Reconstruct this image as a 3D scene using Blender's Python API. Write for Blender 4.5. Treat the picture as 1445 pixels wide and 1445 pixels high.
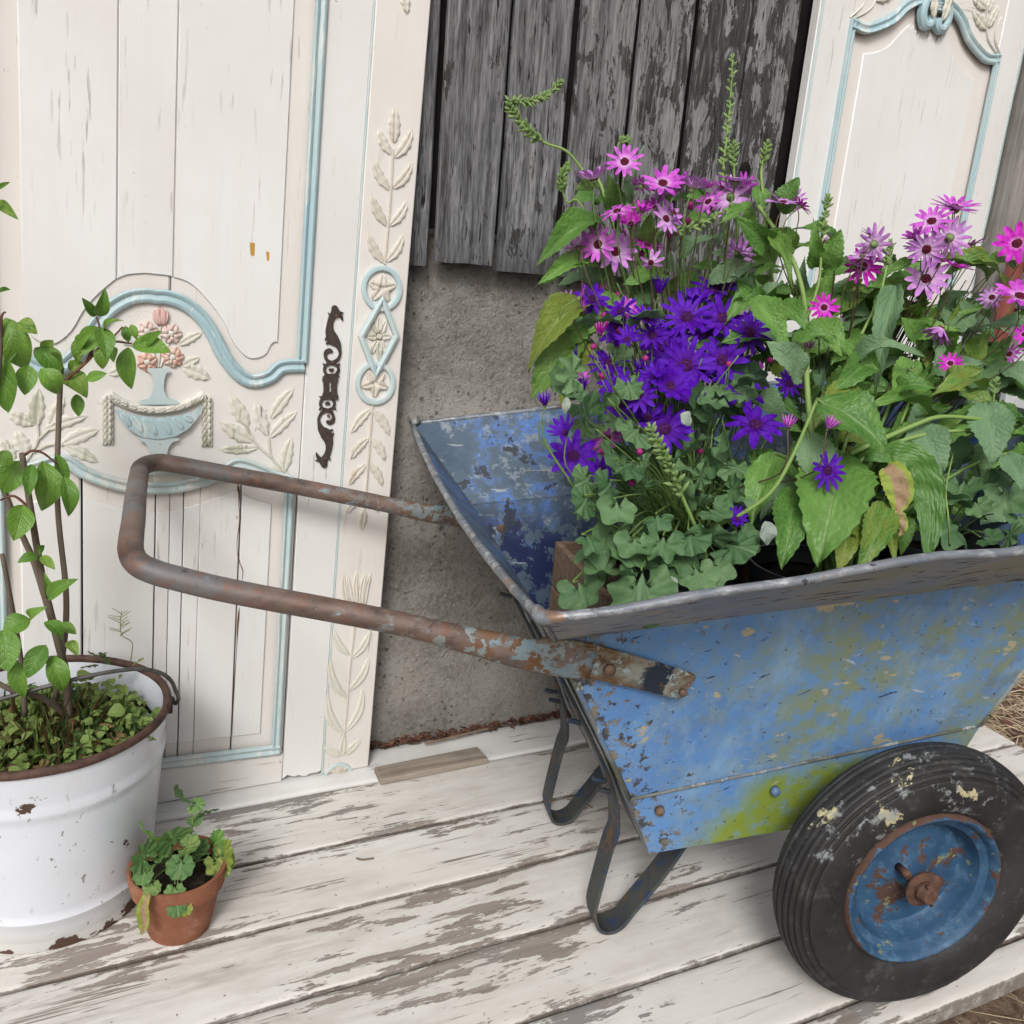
import bpy, bmesh, math, random
from mathutils import Vector, Matrix, noise as mnoise
R = math.radians
rnd = random.Random(11)
scene = bpy.context.scene
for o in list(bpy.data.objects): bpy.data.objects.remove(o)
COL = scene.collection

# ------------------------------------------------------------------ camera
YAW, PITCH, ROLL, FPX, IMG = R(26.703), R(16.066), R(4.701), 1268.6, 1445.0
_w = Vector((math.sin(YAW)*math.cos(PITCH), math.cos(YAW)*math.cos(PITCH), -math.sin(PITCH)))
_r0 = Vector((math.cos(YAW), -math.sin(YAW), 0)); _u0 = _r0.cross(_w)
_r = _r0*math.cos(ROLL)+_u0*math.sin(ROLL); _u = -_r0*math.sin(ROLL)+_u0*math.cos(ROLL)
CAM = Vector((0, 0, 1.0))
cd = bpy.data.cameras.new('camera'); cam = bpy.data.objects.new('camera', cd); COL.objects.link(cam)
cam.matrix_world = Matrix(((_r.x, _u.x, -_w.x, CAM.x), (_r.y, _u.y, -_w.y, CAM.y), (_r.z, _u.z, -_w.z, CAM.z), (0, 0, 0, 1)))
cd.sensor_width = 36; cd.lens = 36*FPX/IMG; cd.clip_start = .02; cd.clip_end = 2000
scene.camera = cam
# ------------------------------------------------------------------ sky, sun, exposure (bright overcast)
SUN_EL, SUN_AZ = R(40), R(212)      # azimuth measured clockwise from +Y
world = bpy.data.worlds.new('World'); scene.world = world; world.use_nodes = True
wn = world.node_tree; wn.nodes.clear()
sky = wn.nodes.new('ShaderNodeTexSky'); sky.sky_type = 'NISHITA'; sky.sun_disc = False
sky.sun_elevation = SUN_EL; sky.sun_rotation = SUN_AZ; sky.air_density = 1.0; sky.dust_density = 6.0; sky.ozone_density = 1.0
hs = wn.nodes.new('ShaderNodeHueSaturation'); hs.inputs['Saturation'].default_value = .32
bg = wn.nodes.new('ShaderNodeBackground'); bg.inputs['Strength'].default_value = .105
wo = wn.nodes.new('ShaderNodeOutputWorld')
wn.links.new(sky.outputs[0], hs.inputs['Color']); wn.links.new(hs.outputs[0], bg.inputs[0]); wn.links.new(bg.outputs[0], wo.inputs[0])
sl = bpy.data.lights.new('sun', 'SUN'); sl.energy = 1.5; sl.angle = R(16); sl.color = (1, .985, .965)
sun = bpy.data.objects.new('sun', sl); COL.objects.link(sun)
sd = Vector((math.sin(SUN_AZ)*math.cos(SUN_EL), math.cos(SUN_AZ)*math.cos(SUN_EL), math.sin(SUN_EL)))
sun.rotation_euler = sd.to_track_quat('Z', 'Y').to_euler(); sun.location = (-2, -6, 8)
vs = scene.view_settings; vs.view_transform = 'Standard'; vs.look = 'None'; vs.gamma = 1; vs.exposure = .05
try: vs.use_curve_mapping = False
except Exception: pass

# ------------------------------------------------------------------ measuring the place: a sight line met with a real plane
def ray(x, y): return _w+_r*((x-IMG/2)/FPX)-_u*((y-IMG/2)/FPX)
def onY(x, y, Y): d = ray(x, y); return CAM+d*(Y/d.y)
def onZ(x, y, Z): d = ray(x, y); return CAM+d*((Z-1.0)/d.z)
def onP(x, y, P, n): d = ray(x, y); return CAM+d*((P-CAM).dot(n)/d.dot(n))

# ------------------------------------------------------------------ scene helpers
def link(o, parent=None):
    COL.objects.link(o)
    if parent is not None: o.parent = parent
    return o
def tag(o, label=None, cat=None, group=None, kind=None):
    for k, v in (('label', label), ('category', cat), ('group', group), ('kind', kind)):
        if v: o[k] = v
    return o
def thing(name, label, cat, loc=(0, 0, 0), group=None, mat=None):
    o = bpy.data.objects.new(name, None); COL.objects.link(o); o.empty_display_size = .05
    if mat is not None: o.matrix_world = mat
    else: o.location = loc
    return tag(o, label, cat, group)
def mesh(name, v, f, smooth=False, uv=None):
    m = bpy.data.meshes.new(name); m.from_pydata([tuple(p) for p in v], [], f); m.update()
    if smooth: m.polygons.foreach_set('use_smooth', [True]*len(m.polygons))
    if uv:
        l = m.uv_layers.new(name='UVMap')
        for i, lp in enumerate(m.loops): l.data[i].uv = uv[lp.vertex_index]
    return m
def obj(name, m, mat, parent=None, **k):
    o = bpy.data.objects.new(name, m); link(o, parent)
    if mat is not None and len(m.materials) == 0: m.materials.append(mat)
    return tag(o, **k)
def fixn(m):
    b = bmesh.new(); b.from_mesh(m); bmesh.ops.recalc_face_normals(b, faces=b.faces); b.to_mesh(m); b.free(); return m
class MB:
    """collects shapes for one mesh"""
    def __init__(s): s.v = []; s.f = []
    def add(s, v, f):
        n = len(s.v); s.v += [Vector(p) for p in v]; s.f += [tuple(i+n for i in q) for q in f]; return s
    def box(s, a, b, bev=0):
        (x0, y0, z0), (x1, y1, z1) = a, b
        if bev <= 0:
            v = [(x, y, z) for x in (x0, x1) for y in (y0, y1) for z in (z0, z1)]
            return s.add(v, [(0, 1, 3, 2), (4, 6, 7, 5), (0, 4, 5, 1), (2, 3, 7, 6), (0, 2, 6, 4), (1, 5, 7, 3)])
        bm = bmesh.new(); bmesh.ops.create_cube(bm, size=1)
        for q in bm.verts: q.co = Vector(((x0+x1)/2+q.co.x*(x1-x0), (y0+y1)/2+q.co.y*(y1-y0), (z0+z1)/2+q.co.z*(z1-z0)))
        bmesh.ops.bevel(bm, geom=list(bm.edges), offset=bev, segments=2, affect='EDGES', profile=.5)
        bm.verts.ensure_lookup_table(); bm.verts.index_update()
        s.add([q.co.copy() for q in bm.verts], [[q.index for q in f.verts] for f in bm.faces]); bm.free(); return s
    def tube(s, pts, rad, n=8, closed=False, cap=True, flat=None):
        pts = [Vector(p) for p in pts]; N = len(pts); rr = rad if isinstance(rad, (list, tuple)) else [rad]*N
        ref = None; base = len(s.v); vs_ = []
        for i, p in enumerate(pts):
            if closed: t = pts[(i+1) % N]-pts[i-1]
            else: t = pts[min(i+1, N-1)]-pts[max(i-1, 0)]
            t.normalize()
            if ref is None: ref = Vector((0, 0, 1)) if abs(t.z) < .9 else Vector((1, 0, 0))
            a = t.cross(ref); 
            if a.length < 1e-6: a = t.cross(Vector((.3, .5, .8)))
            a.normalize(); b = a.cross(t); ref = b
            for k in range(n):
                q = 2*math.pi*k/n; vs_.append(p+(a*math.cos(q)*(flat[i][0] if flat else 1)+b*math.sin(q)*(flat[i][1] if flat else 1))*rr[i])
        fs = []
        for i in range(N if closed else N-1):
            j = (i+1) % N
            for k in range(n): fs.append((i*n+k, i*n+(k+1) % n, j*n+(k+1) % n, j*n+k))
        if cap and not closed: fs.append(tuple(range(n-1, -1, -1))); fs.append(tuple((N-1)*n+k for k in range(n)))
        return s.add(vs_, fs)
    def lathe(s, prof, n=32, c=(0, 0, 0), axis='z', closed=False, a0=0, cap=True):
        c = Vector(c); vs_ = []
        for (r, h) in prof:
            for k in range(n):
                q = a0+2*math.pi*k/n; x, y = r*math.cos(q), r*math.sin(q)
                vs_.append(c+(Vector((x, y, h)) if axis == 'z' else Vector((x, h, y))))
        P = len(prof); fs = []
        for i in range(P if closed else P-1):
            j = (i+1) % P
            for k in range(n): fs.append((i*n+k, i*n+(k+1) % n, j*n+(k+1) % n, j*n+k))
        if not closed and cap:
            if prof[0][0] > 1e-6: fs.append(tuple(range(n)))
            if prof[-1][0] > 1e-6: fs.append(tuple((P-1)*n+k for k in range(n)))
        return s.add(vs_, fs)
    def prism(s, poly, y0, y1):
        """outline in XZ, extruded along y"""
        n = len(poly); v = [(p[0], y0, p[1]) for p in poly]+[(p[0], y1, p[1]) for p in poly]
        return s.add(v, [tuple(range(n)), tuple(range(2*n-1, n-1, -1))]+[(i, (i+1) % n, n+(i+1) % n, n+i) for i in range(n)])
    def sweep(s, path, prof, closed=False, y0=0):
        """path in XZ; prof = [(offset across, height towards the viewer)]"""
        N = len(path); m = len(prof); vs_ = []
        for i, p in enumerate(path):
            a = Vector(path[max(i-1, 0)] if not closed else path[i-1]); b = Vector(path[min(i+1, N-1)] if not closed else path[(i+1) % N])
            t = (b-a).normalized(); nn = Vector((-t.y, t.x))
            for (o, h) in prof: vs_.append((p[0]+nn.x*o, y0-h, p[1]+nn.y*o))
        fs = [(i*m+k, i*m+k+1, ((i+1) % N)*m+k+1, ((i+1) % N)*m+k) for i in range(N if closed else N-1) for k in range(m-1)]
        if not closed: fs += [tuple(range(m)), tuple((N-1)*m+k for k in range(m-1, -1, -1))]
        return s.add(vs_, fs)
    def build(s, name, mat, parent=None, smooth=False, recalc=True, **k):
        m = mesh(name, s.v, s.f, smooth)
        if recalc: fixn(m)
        if smooth == 'auto':
            m.polygons.foreach_set('use_smooth', [True]*len(m.polygons)); m.set_sharp_from_angle(angle=R(38))
        return obj(name, m, mat, parent, **k)
def catmull(P, n=8, closed=False):
    P = [Vector(p) for p in P]; out = []; N = len(P)
    for i in range(N if closed else N-1):
        if closed: a, b, c, d = P[i-1], P[i], P[(i+1) % N], P[(i+2) % N]
        else: a, b, c, d = P[max(i-1, 0)], P[i], P[i+1], P[min(i+2, N-1)]
        for k in range(n):
            t = k/n; out.append(.5*((2*b)+(c-a)*t+(2*a-5*b+4*c-d)*t*t+(3*b-a-3*c+d)*t**3))
    if not closed: out.append(P[-1])
    return out

# ------------------------------------------------------------------ node shorthand
class G:
    def __init__(s, name):
        s.m = bpy.data.materials.new(name); s.m.use_nodes = True; s.t = s.m.node_tree; s.t.nodes.clear()
        s.b = s.n('ShaderNodeBsdfPrincipled'); o = s.n('ShaderNodeOutputMaterial'); s.l(s.b.outputs[0], o.inputs[0]); s.o = o
    def n(s, t): return s.t.nodes.new(t)
    def l(s, a, b): s.t.links.new(a, b)
    def set(s, sock, v):
        if isinstance(v, bpy.types.NodeSocket): s.l(v, sock)
        elif v is not None:
            if isinstance(v, (tuple, list)) and len(v) == 3 and sock.type == 'RGBA': v = (*v, 1)
            sock.default_value = v
    def co(s, which='Object', rand=0):
        c = s.n('ShaderNodeTexCoord').outputs[which]
        if rand:
            r = s.n('ShaderNodeObjectInfo').outputs['Random']; c = s.vm('ADD', c, s.vm('SCALE', s.comb(r, s.mth('FRACT', s.mth('MULTIPLY', r, 7.31)), s.mth('FRACT', s.mth('MULTIPLY', r, 13.7))), None, rand))
        return c
    def rand(s): return s.n('ShaderNodeObjectInfo').outputs['Random']
    def comb(s, x, y, z):
        c = s.n('ShaderNodeCombineXYZ'); [s.set(c.inputs[i], v) for i, v in enumerate((x, y, z))]; return c.outputs[0]
    def sep(s, v): c = s.n('ShaderNodeSeparateXYZ'); s.l(v, c.inputs[0]); return c.outputs
    def vm(s, op, a, b=None, sc=None):
        m = s.n('ShaderNodeVectorMath'); m.operation = op; s.set(m.inputs[0], a)
        if b is not None: s.set(m.inputs[1], b)
        if sc is not None: s.set(m.inputs['Scale'], sc)
        return m.outputs[1] if op in ('LENGTH', 'DISTANCE', 'DOT_PRODUCT') else m.outputs[0]
    def sc(s, v, x, y, z): return s.vm('MULTIPLY', v, (x, y, z))
    def mth(s, op, a, b=None, c=None, clamp=False):
        m = s.n('ShaderNodeMath'); m.operation = op; m.use_clamp = clamp
        for i, v in enumerate((a, b, c)):
            if v is not None: s.set(m.inputs[i], v)
        return m.outputs[0]
    def noise(s, v, scale=5, detail=6, rough=.55, dist=0, col=False):
        m = s.n('ShaderNodeTexNoise'); detail = max(1, min(detail, 6, math.log2(1400/scale))); s.l(v, m.inputs['Vector']); m.inputs['Scale'].default_value = scale
        m.inputs['Detail'].default_value = detail; m.inputs['Roughness'].default_value = rough; m.inputs['Distortion'].default_value = dist
        return m.outputs['Color' if col else 'Fac']
    def vor(s, v, scale=5, feat='F1', rnd_=1, out='Distance'):
        m = s.n('ShaderNodeTexVoronoi'); m.feature = feat; s.l(v, m.inputs['Vector']); m.inputs['Scale'].default_value = scale; m.inputs['Randomness'].default_value = rnd_
        return m.outputs[out]
    def wave(s, v, scale=5, dist=3, detail=3, ds=1.5, dirn='X'):
        m = s.n('ShaderNodeTexWave'); m.bands_direction = dirn; s.l(v, m.inputs['Vector']); m.inputs['Scale'].default_value = scale
        m.inputs['Distortion'].default_value = dist; m.inputs['Detail'].default_value = detail; m.inputs['Detail Scale'].default_value = ds; return m.outputs['Fac']
    def step(s, f, a, b, lo=0, hi=1):
        m = s.n('ShaderNodeMapRange'); m.clamp = True
        for i, v in zip(range(5), (f, a, b, lo, hi)): s.set(m.inputs[i], v)
        return m.outputs[0]
    def ramp(s, f, stops, interp='LINEAR'):
        m = s.n('ShaderNodeValToRGB'); s.l(f, m.inputs[0]); e = m.color_ramp; e.interpolation = interp
        while len(e.elements) < len(stops): e.elements.new(.5)
        for q, (p, c) in zip(e.elements, stops): q.position = p; q.color = (*c, 1) if len(c) == 3 else c
        return m.outputs[0]
    def mix(s, f, a, b, mode='MIX'):
        m = s.n('ShaderNodeMix'); m.data_type = 'RGBA'; m.blend_type = mode; m.clamp_factor = True
        s.set(m.inputs[0], f); s.set(m.inputs[6], a); s.set(m.inputs[7], b); return m.outputs[2]
    def bump(s, h, st=.3, d=.002, nrm=None):
        m = s.n('ShaderNodeBump'); m.inputs['Strength'].default_value = st; m.inputs['Distance'].default_value = d; s.l(h, m.inputs['Height'])
        if nrm is not None: s.l(nrm, m.inputs['Normal'])
        return m.outputs[0]
    def out(s, col, rough=.6, nrm=None, metal=None, spec=None, **k):
        s.set(s.b.inputs['Base Color'], col); s.set(s.b.inputs['Roughness'], rough)
        if nrm is not None: s.l(nrm, s.b.inputs['Normal'])
        if metal is not None: s.set(s.b.inputs['Metallic'], metal)
        if spec is not None: s.set(s.b.inputs['Specular IOR Level'], spec)
        for q, v in k.items(): s.set(s.b.inputs[q.replace('_', ' ')], v)
        return s.m

# ------------------------------------------------------------------ materials
def paint_wood(name, base, dirt, under, ax='z', crack=1.0, rough=.55, tint=None, worn=.0):
    """old matt paint on wood with the grain telegraphing through as thin cracks along ax"""
    g = G(name); c = g.co(rand=3.0); S = {'z': (1, 1, .03), 'x': (.03, 1, 1)}[ax]
    gr = g.sc(c, *S)
    lowf = g.noise(c, 3.2, 4, .6); fine = g.noise(gr, 150, 5, .65); mid = g.noise(gr, 46, 4, .6)
    col = g.mix(g.step(lowf, .35, .7), base, dirt)
    col = g.mix(g.step(mid, .45, .75, 0, .35), col, dirt)
    # hairline cracks, clustered
    zone = g.step(g.noise(g.sc(c, *[q*.5+.12 for q in S]), 9, 3, .6), .42, .66)
    ln = g.mth('MULTIPLY', g.step(g.noise(g.sc(c, *[q if q == 1 else .075 for q in S]), 170, 3, .5), .605, .665), g.step(g.noise(g.sc(c, *[q if q == 1 else .2 for q in S]), 30, 3, .5), .46, .58))
    ck = g.mth('MULTIPLY', g.mth('MULTIPLY', ln, zone), crack, clamp=True)
    col = g.mix(ck, col, under)
    spk = g.step(g.noise(c, 90, 3, .6), .70+.0*worn, .74); spk = g.mth('MULTIPLY', spk, g.step(lowf, .45, .6, 0, .6))
    col = g.mix(spk, col, under)
    if worn:
        wz = g.mth('MULTIPLY', g.step(g.noise(g.sc(c, *[max(q, .12) for q in S]), 30, 6, .7), .62-worn*.1, .65-worn*.1), .8); col = g.mix(wz, col, tint or under)
    h = g.mth('SUBTRACT', g.mth('MULTIPLY', fine, .35), ck)
    return g.out(col, rough, g.bump(h, .35, .0012), spec=.35)
WHITE = (.76, .735, .69)
MAT = {}
MAT['door'] = paint_wood('cream_paint', (.775, .775, .765), (.715, .70, .675), (.20, .155, .115), crack=.62)
MAT['door_pink'] = paint_wood('rosy_cream_paint', (.765, .735, .70), (.70, .655, .61), (.23, .17, .125), crack=.6)
MAT['door_rail'] = paint_wood('cream_paint_rail', (.775, .76, .73), (.71, .685, .645), (.24, .18, .13), ax='x', crack=.8)
MAT['blue'] = paint_wood('pale_blue_paint', (.36, .52, .57), (.47, .58, .59), (.10, .16, .19), rough=.5, worn=.5, tint=(.62, .68, .66))
MAT['blue2'] = paint_wood('soft_blue_paint', (.45, .60, .63), (.60, .66, .64), (.16, .22, .24), rough=.5, worn=.7, tint=(.70, .70, .66))
MAT['sage'] = paint_wood('sage_paint', (.62, .61, .52), (.69, .67, .605), (.20, .17, .12), rough=.6, worn=.4, tint=(.40, .40, .30))
MAT['carved_cream'] = paint_wood('carved_cream_paint', (.70, .66, .59), (.60, .55, .47), (.26, .19, .13), rough=.6, worn=.3, tint=(.5, .43, .34))
MAT['rose'] = paint_wood('rose_paint', (.62, .40, .36), (.68, .56, .51), (.30, .12, .08), rough=.6, worn=.5, tint=(.72, .60, .55))
MAT['coral'] = paint_wood('coral_paint', (.64, .33, .24), (.70, .50, .43), (.30, .12, .08), rough=.6, worn=.5, tint=(.70, .58, .52))

def m_deck():
    g = G('peeling_deck_paint'); c = g.co(rand=9.0)
    ed = g.sep(g.n('ShaderNodeTexCoord').outputs['UV'])[1]                    # metres from the nearest long edge
    lowf = g.noise(g.sc(c, .5, 1, 1), 3.0, 3, .5); per = g.rand()
    n1 = g.noise(g.sc(c, .13, 1, 1), 58, 9, .74, .3); n2 = g.noise(g.sc(c, .32, 1, 1), 42, 9, .74, .5)
    zone = g.noise(g.sc(c, .42, 1.1, 1), 5.5, 3, .55)
    zz = g.step(zone, .36, .68, -.15, .085)
    eb = g.step(ed, .0, .035, .055, 0)
    th = g.mth('ADD', g.mth('ADD', g.mth('ADD', g.mth('MULTIPLY', n1, .66), g.mth('MULTIPLY', n2, .34)), zz), g.mth('ADD', eb, g.step(per, 0, 1, -.05, .035)))
    peel = g.step(th, .538, .545)
    streak = g.noise(g.sc(c, .03, 1, 1), 150, 5, .62)
    sl_ = g.mth('MULTIPLY', g.step(streak, .605, .625), g.step(g.mth('ADD', g.noise(g.sc(c, .25, 1, 1), 13, 4, .6), g.mth('MULTIPLY', zz, .5)), .47, .55))
    peel = g.mth('MAXIMUM', peel, sl_)
    paint = g.mix(g.step(lowf, .35, .65), (.79, .775, .745), (.715, .685, .635))
    dirt = g.noise(g.sc(c, .3, 1, 1), 15, 8, .72)
    paint = g.mix(g.step(dirt, .45, .72, 0, .55), paint, (.47, .425, .375))
    smudge = g.mth('MULTIPLY', g.step(g.noise(g.sc(c, .45, 1, 1), 5, 4, .6), .50, .68), g.step(g.noise(g.sc(c, .15, 1, 1), 60, 6, .7), .38, .66)); paint = g.mix(g.mth('MULTIPLY', smudge, .85), paint, (.42, .385, .345))
    paint = g.mix(g.step(g.noise(g.sc(c, .05, 1, 1), 70, 4, .6), .5, .8, 0, .4), paint, (.55, .51, .47))
    wood = g.mix(g.step(g.noise(g.sc(c, .04, 1, 1), 90, 6, .65), .3, .7), (.235, .200, .175), (.375, .33, .295))
    wood = g.mix(g.step(g.noise(c, 6, 2, .5), .52, .60, 0, .75), wood, (.275, .265, .255))
    lip = g.mth('SUBTRACT', g.step(th, .512, .535), g.step(th, .535, .543))
    col = g.mix(peel, paint, wood); col = g.mix(g.mth('MULTIPLY', lip, .20), col, (.30, .25, .2))
    joint = g.step(g.mth('ADD', ed, g.mth('MULTIPLY', g.noise(c, 60, 5, .7), .006)), .0030, .0052, .8, 0); col = g.mix(joint, col, (.085, .065, .05))
    spk = g.step(g.noise(c, 120, 2, .5), .73, .76); col = g.mix(g.mth('MULTIPLY', spk, .8), col, (.10, .08, .06))
    h = g.mth('ADD', g.mth('MULTIPLY', peel, -1), g.mth('MULTIPLY', streak, .35))
    return g.out(col, g.mix(peel, (.55,)*3, (.9,)*3), g.bump(h, .7, .0014), spec=.3)
MAT['deck'] = m_deck()
def m_strip():
    g = G('white_sill_paint'); c = g.co(rand=5.0)
    n1 = g.noise(g.sc(c, .12, 1, 1), 45, 8, .68); peel = g.mth('MULTIPLY', g.step(n1, .62, .63), g.step(g.noise(c, 6, 2), .45, .6))
    col = g.mix(g.step(g.noise(c, 8, 5, .65), .4, .75, 0, .6), (.80, .80, .78), (.60, .585, .55)); col = g.mix(peel, col, (.24, .20, .17))
    return g.out(col, .55, g.bump(g.mth('MULTIPLY', peel, -1), .5, .001), spec=.3)
MAT['strip'] = m_strip()
def m_barn():
    g = G('weathered_barn_wood'); c = g.co(rand=7.0)
    gr = g.sc(c, 1, 1, .060); f1 = g.noise(gr, 70, 8, .78); f2 = g.noise(g.sc(c, 1, 1, .085), 210, 5, .65); lo_ = g.noise(g.sc(c, 1, 1, .4), 9, 5, .6)
    col = g.ramp(f1, [(.30, (.026, .025, .025)), (.41, (.10, .10, .103)), (.53, (.215, .218, .225)), (.69, (.345, .348, .35))])
    col = g.mix(g.step(lo_, .33, .62, .40, 0), col, (.065, .065, .069))
    # peeled old film: more of it on the boards further right
    wx = g.sep(g.n('ShaderNodeNewGeometry').outputs['Position'])[0]
    n1 = g.noise(g.sc(c, 1, 1, .34), 30, 8, .74, .4)
    th = g.mth('ADD', n1, g.step(wx, .72, 1.10, -.10, .018))
    film = g.step(th, .50, .515)
    col = g.mix(g.mth('MULTIPLY', g.step(wx, .80, 1.05), .45), col, (.30, .30, .305))
    col = g.mix(film, col, g.mix(g.step(f2, .4, .65), (.040, .039, .039), (.085, .083, .082)))
    col = g.mix(g.step(f2, .36, .50, .55, 0), col, (.030, .029, .029)); col = g.mix(g.step(f2, .54, .68, 0, .35), col, (.36, .36, .365))
    # dark weather checks and knots
    ck = g.mth('MULTIPLY', g.step(f2, .565, .64), g.step(g.noise(g.sc(c, 1, 1, .12), 24, 4, .6), .44, .56)); col = g.mix(ck, col, (.020, .018, .017))
    kn = g.vor(g.sc(c, 1, .0, .42), 8.5, 'F1', 1); kring = g.mth('MULTIPLY', g.step(g.mth('ADD', kn, g.mth('MULTIPLY', f1, .08)), .12, .19, 1, 0), g.step(g.mth('SINE', g.mth('MULTIPLY', kn, 190)), -1, 1, .35, 1)); col = g.mix(kring, col, (.028, .024, .022))
    z = g.sep(g.n('ShaderNodeNewGeometry').outputs['Position'])[2]
    wet = g.mth('MULTIPLY', g.step(g.mth('ADD', z, g.mth('MULTIPLY', g.noise(c, 14, 4), .08)), 1.0, 1.10, 1, 0), .55); col = g.mix(wet, col, (.05, .05, .053))
    h = g.mth('SUBTRACT', g.mth('ADD', f1, g.mth('MULTIPLY', f2, .5)), g.mth('ADD', ck, g.mth('MULTIPLY', film, -.25)))
    return g.out(col, .88, g.bump(h, .8, .0022), spec=.2)
MAT['barn'] = m_barn()
def m_concrete():
    g = G('rough_concrete'); c = g.co(); wd_ = g.vm('ADD', c, g.vm('SCALE', g.noise(c, 60, 3, .6, 0, True), None, .012))
    a = g.noise(c, 4.0, 7, .65); b = g.noise(c, 85, 6, .8); b2 = g.noise(c, 200, 4, .7); d = g.vor(wd_, 95, 'F1', 1, 'Color'); dd = g.vor(wd_, 95, 'F1', 1)
    col = g.mix(g.step(a, .38, .62), (.185, .172, .152), (.34, .322, .292))
    col = g.mix(g.step(b, .45, .70, 0, .6), col, (.36, .34, .31)); col = g.mix(g.step(b, .32, .46, .5, 0), col, (.075, .067, .058)); col = g.mix(g.step(b2, .58, .72, 0, .6), col, (.05, .043, .036))
    stone = g.step(dd, .30, .42, 1, 0)
    sp = g.mth('MULTIPLY', g.step(g.sep(d)[0], .88, .92), stone); col = g.mix(g.mth('MULTIPLY', sp, .5), col, (.36, .335, .305))
    sp2 = g.mth('MULTIPLY', g.step(g.sep(d)[1], .86, .92), stone); col = g.mix(g.mth('MULTIPLY', sp2, .7), col, (.045, .04, .036))
    lich = g.mth('MULTIPLY', g.step(g.noise(c, 16, 8, .75), .55, .64), g.step(g.noise(c, 3, 2), .44, .58)); col = g.mix(g.mth('MULTIPLY', lich, .55), col, (.33, .33, .315))
    h = g.mth('ADD', g.mth('MULTIPLY', b, 1.0), g.mth('ADD', g.mth('MULTIPLY', g.noise(c, 26, 5, .7), .8), g.mth('ADD', g.mth('MULTIPLY', sp, .35), g.mth('MULTIPLY', b2, .5))))
    return g.out(col, .93, g.bump(h, 1.0, .005), spec=.2)
MAT['concrete'] = m_concrete()
def m_rawwood(name, a, b, ax='x', dark=(.06, .045, .03), sc=1.0):
    g = G(name); c = g.co(rand=4.0); gr = g.sc(c, *{'x': (.05, 1, 1), 'z': (1, 1, .05), 'y': (1, .05, 1)}[ax])
    f = g.noise(gr, 80*sc, 6, .65); col = g.mix(g.step(f, .35, .65), a, b); col = g.mix(g.step(g.noise(gr, 160*sc, 4, .6), .62, .72, 0, .85), col, dark)
    col = g.mix(g.step(g.noise(c, 9, 5, .6), .5, .75, 0, .4), col, dark)
    return g.out(col, .88, g.bump(f, .6, .0015), spec=.2)
MAT['scrap'] = m_rawwood('bare_grey_wood', (.26, .215, .17), (.41, .36, .30))
MAT['log'] = m_rawwood('grey_log', (.15, .14, .13), (.30, .285, .265), 'z')
MAT['crate'] = m_rawwood('crate_wood', (.22, .145, .095), (.33, .24, .17), 'x')
def m_plain(name, col, rough=.6, n=30, var=.35, bump=.2, metal=0, spec=.4):
    g = G(name); c = g.co(rand=3.0); f = g.noise(c, n, 6, .65)
    cc = g.mix(g.step(f, .3, .7), tuple(x*(1-var) for x in col), tuple(min(1, x*(1+var)) for x in col))
    return g.out(cc, rough, g.bump(f, bump, .0015), metal=metal, spec=spec)
MAT['void'] = m_plain('dark_interior', (.012, .011, .011), .95, spec=.1)
MAT['iron'] = m_plain('brown_iron', (.070, .052, .045), .55, 120, .35, .25, .2)
MAT['nail'] = m_plain('rusty_nail', (.12, .06, .035), .7, 200)
MAT['redpipe'] = m_plain('red_brown_paint', (.20, .055, .04), .45, 14, .3)
MAT['pale'] = m_plain('pale_grey_paint', (.50, .53, .54), .6, 10, .15)
def m_ground():
    g = G('dry_soil'); c = g.co(); f = g.noise(c, 22, 8, .7); col = g.ramp(f, [(.3, (.07, .045, .03)), (.5, (.20, .14, .10)), (.7, (.36, .28, .21))])
    return g.out(col, .95, g.bump(f, 1, .01), spec=.15)
MAT['ground'] = m_ground()
MAT['straw'] = m_plain('straw', (.50, .40, .27), .8, 20, .3)
MAT['litter'] = m_plain('dead_leaf_litter', (.13, .06, .04), .9, 40, .5)
MAT['twig'] = m_plain('dry_twig', (.20, .15, .11), .85, 40, .3)

# ================================================================== SETTING
WALL_Y = 1.585
def sheet(x0, x1, y0, y1, z): return [(x0, y0, z), (x1, y0, z), (x1, y1, z), (x0, y1, z)], [(0, 1, 2, 3)]
g_ = MB().add(*sheet(-400, 400, -400, 400, -.11)).build('ground', MAT['ground']); tag(g_, kind='structure')

# deck: a frame with one object per plank
DX0, DX1 = -1.6, 1.935
deck = MB().box((DX0+.02, .70, -.10), (DX1-.03, WALL_Y, -.034)).build('deck', MAT['void'], kind='structure')
def plank_mesh(x0, x1, y0, y1, th=.03, wob=.0022, sd=0, mat='deck'):
    N = 60; uv = []; prof = [(0, -th), (0, -.006), (.0012, -.0022), (.0045, -.0004), (.012, 0), (.30, .0004), (.70, -.0003), (-.012, 0), (-.0045, -.0004), (-.0012, -.0022), (0.0, -.006), (0.0, -th)]
    v = []; f = []
    for i in range(N+1):
        x = x0+(x1-x0)*i/N
        for k, (o, h) in enumerate(prof):
            y = y0+o if k < 5 else (y0+(y1-y0)*o if k < 7 else y1+o)
            if k <= 3 or k >= 8: y += wob*mnoise.noise(Vector((x*9, k*.05+(5 if k > 5 else 0), sd*3.1)))
            v.append((x, y, h+.0012*mnoise.noise(Vector((x*2.2, y*6, sd))))); uv.append((x, min(abs(y-y0), abs(y1-y)) if 2 < k < 9 else 0))
    m = len(prof)
    for i in range(N):
        for k in range(m-1): f.append((i*m+k, (i+1)*m+k, (i+1)*m+k+1, i*m+k+1))
    f += [tuple(range(m)), tuple(N*m+k for k in range(m-1, -1, -1))]
    return fixn(mesh('plank', v, f, True, uv))
seams = [1.459, 1.2945, 1.138, .991, .846, .706, .648]
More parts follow.
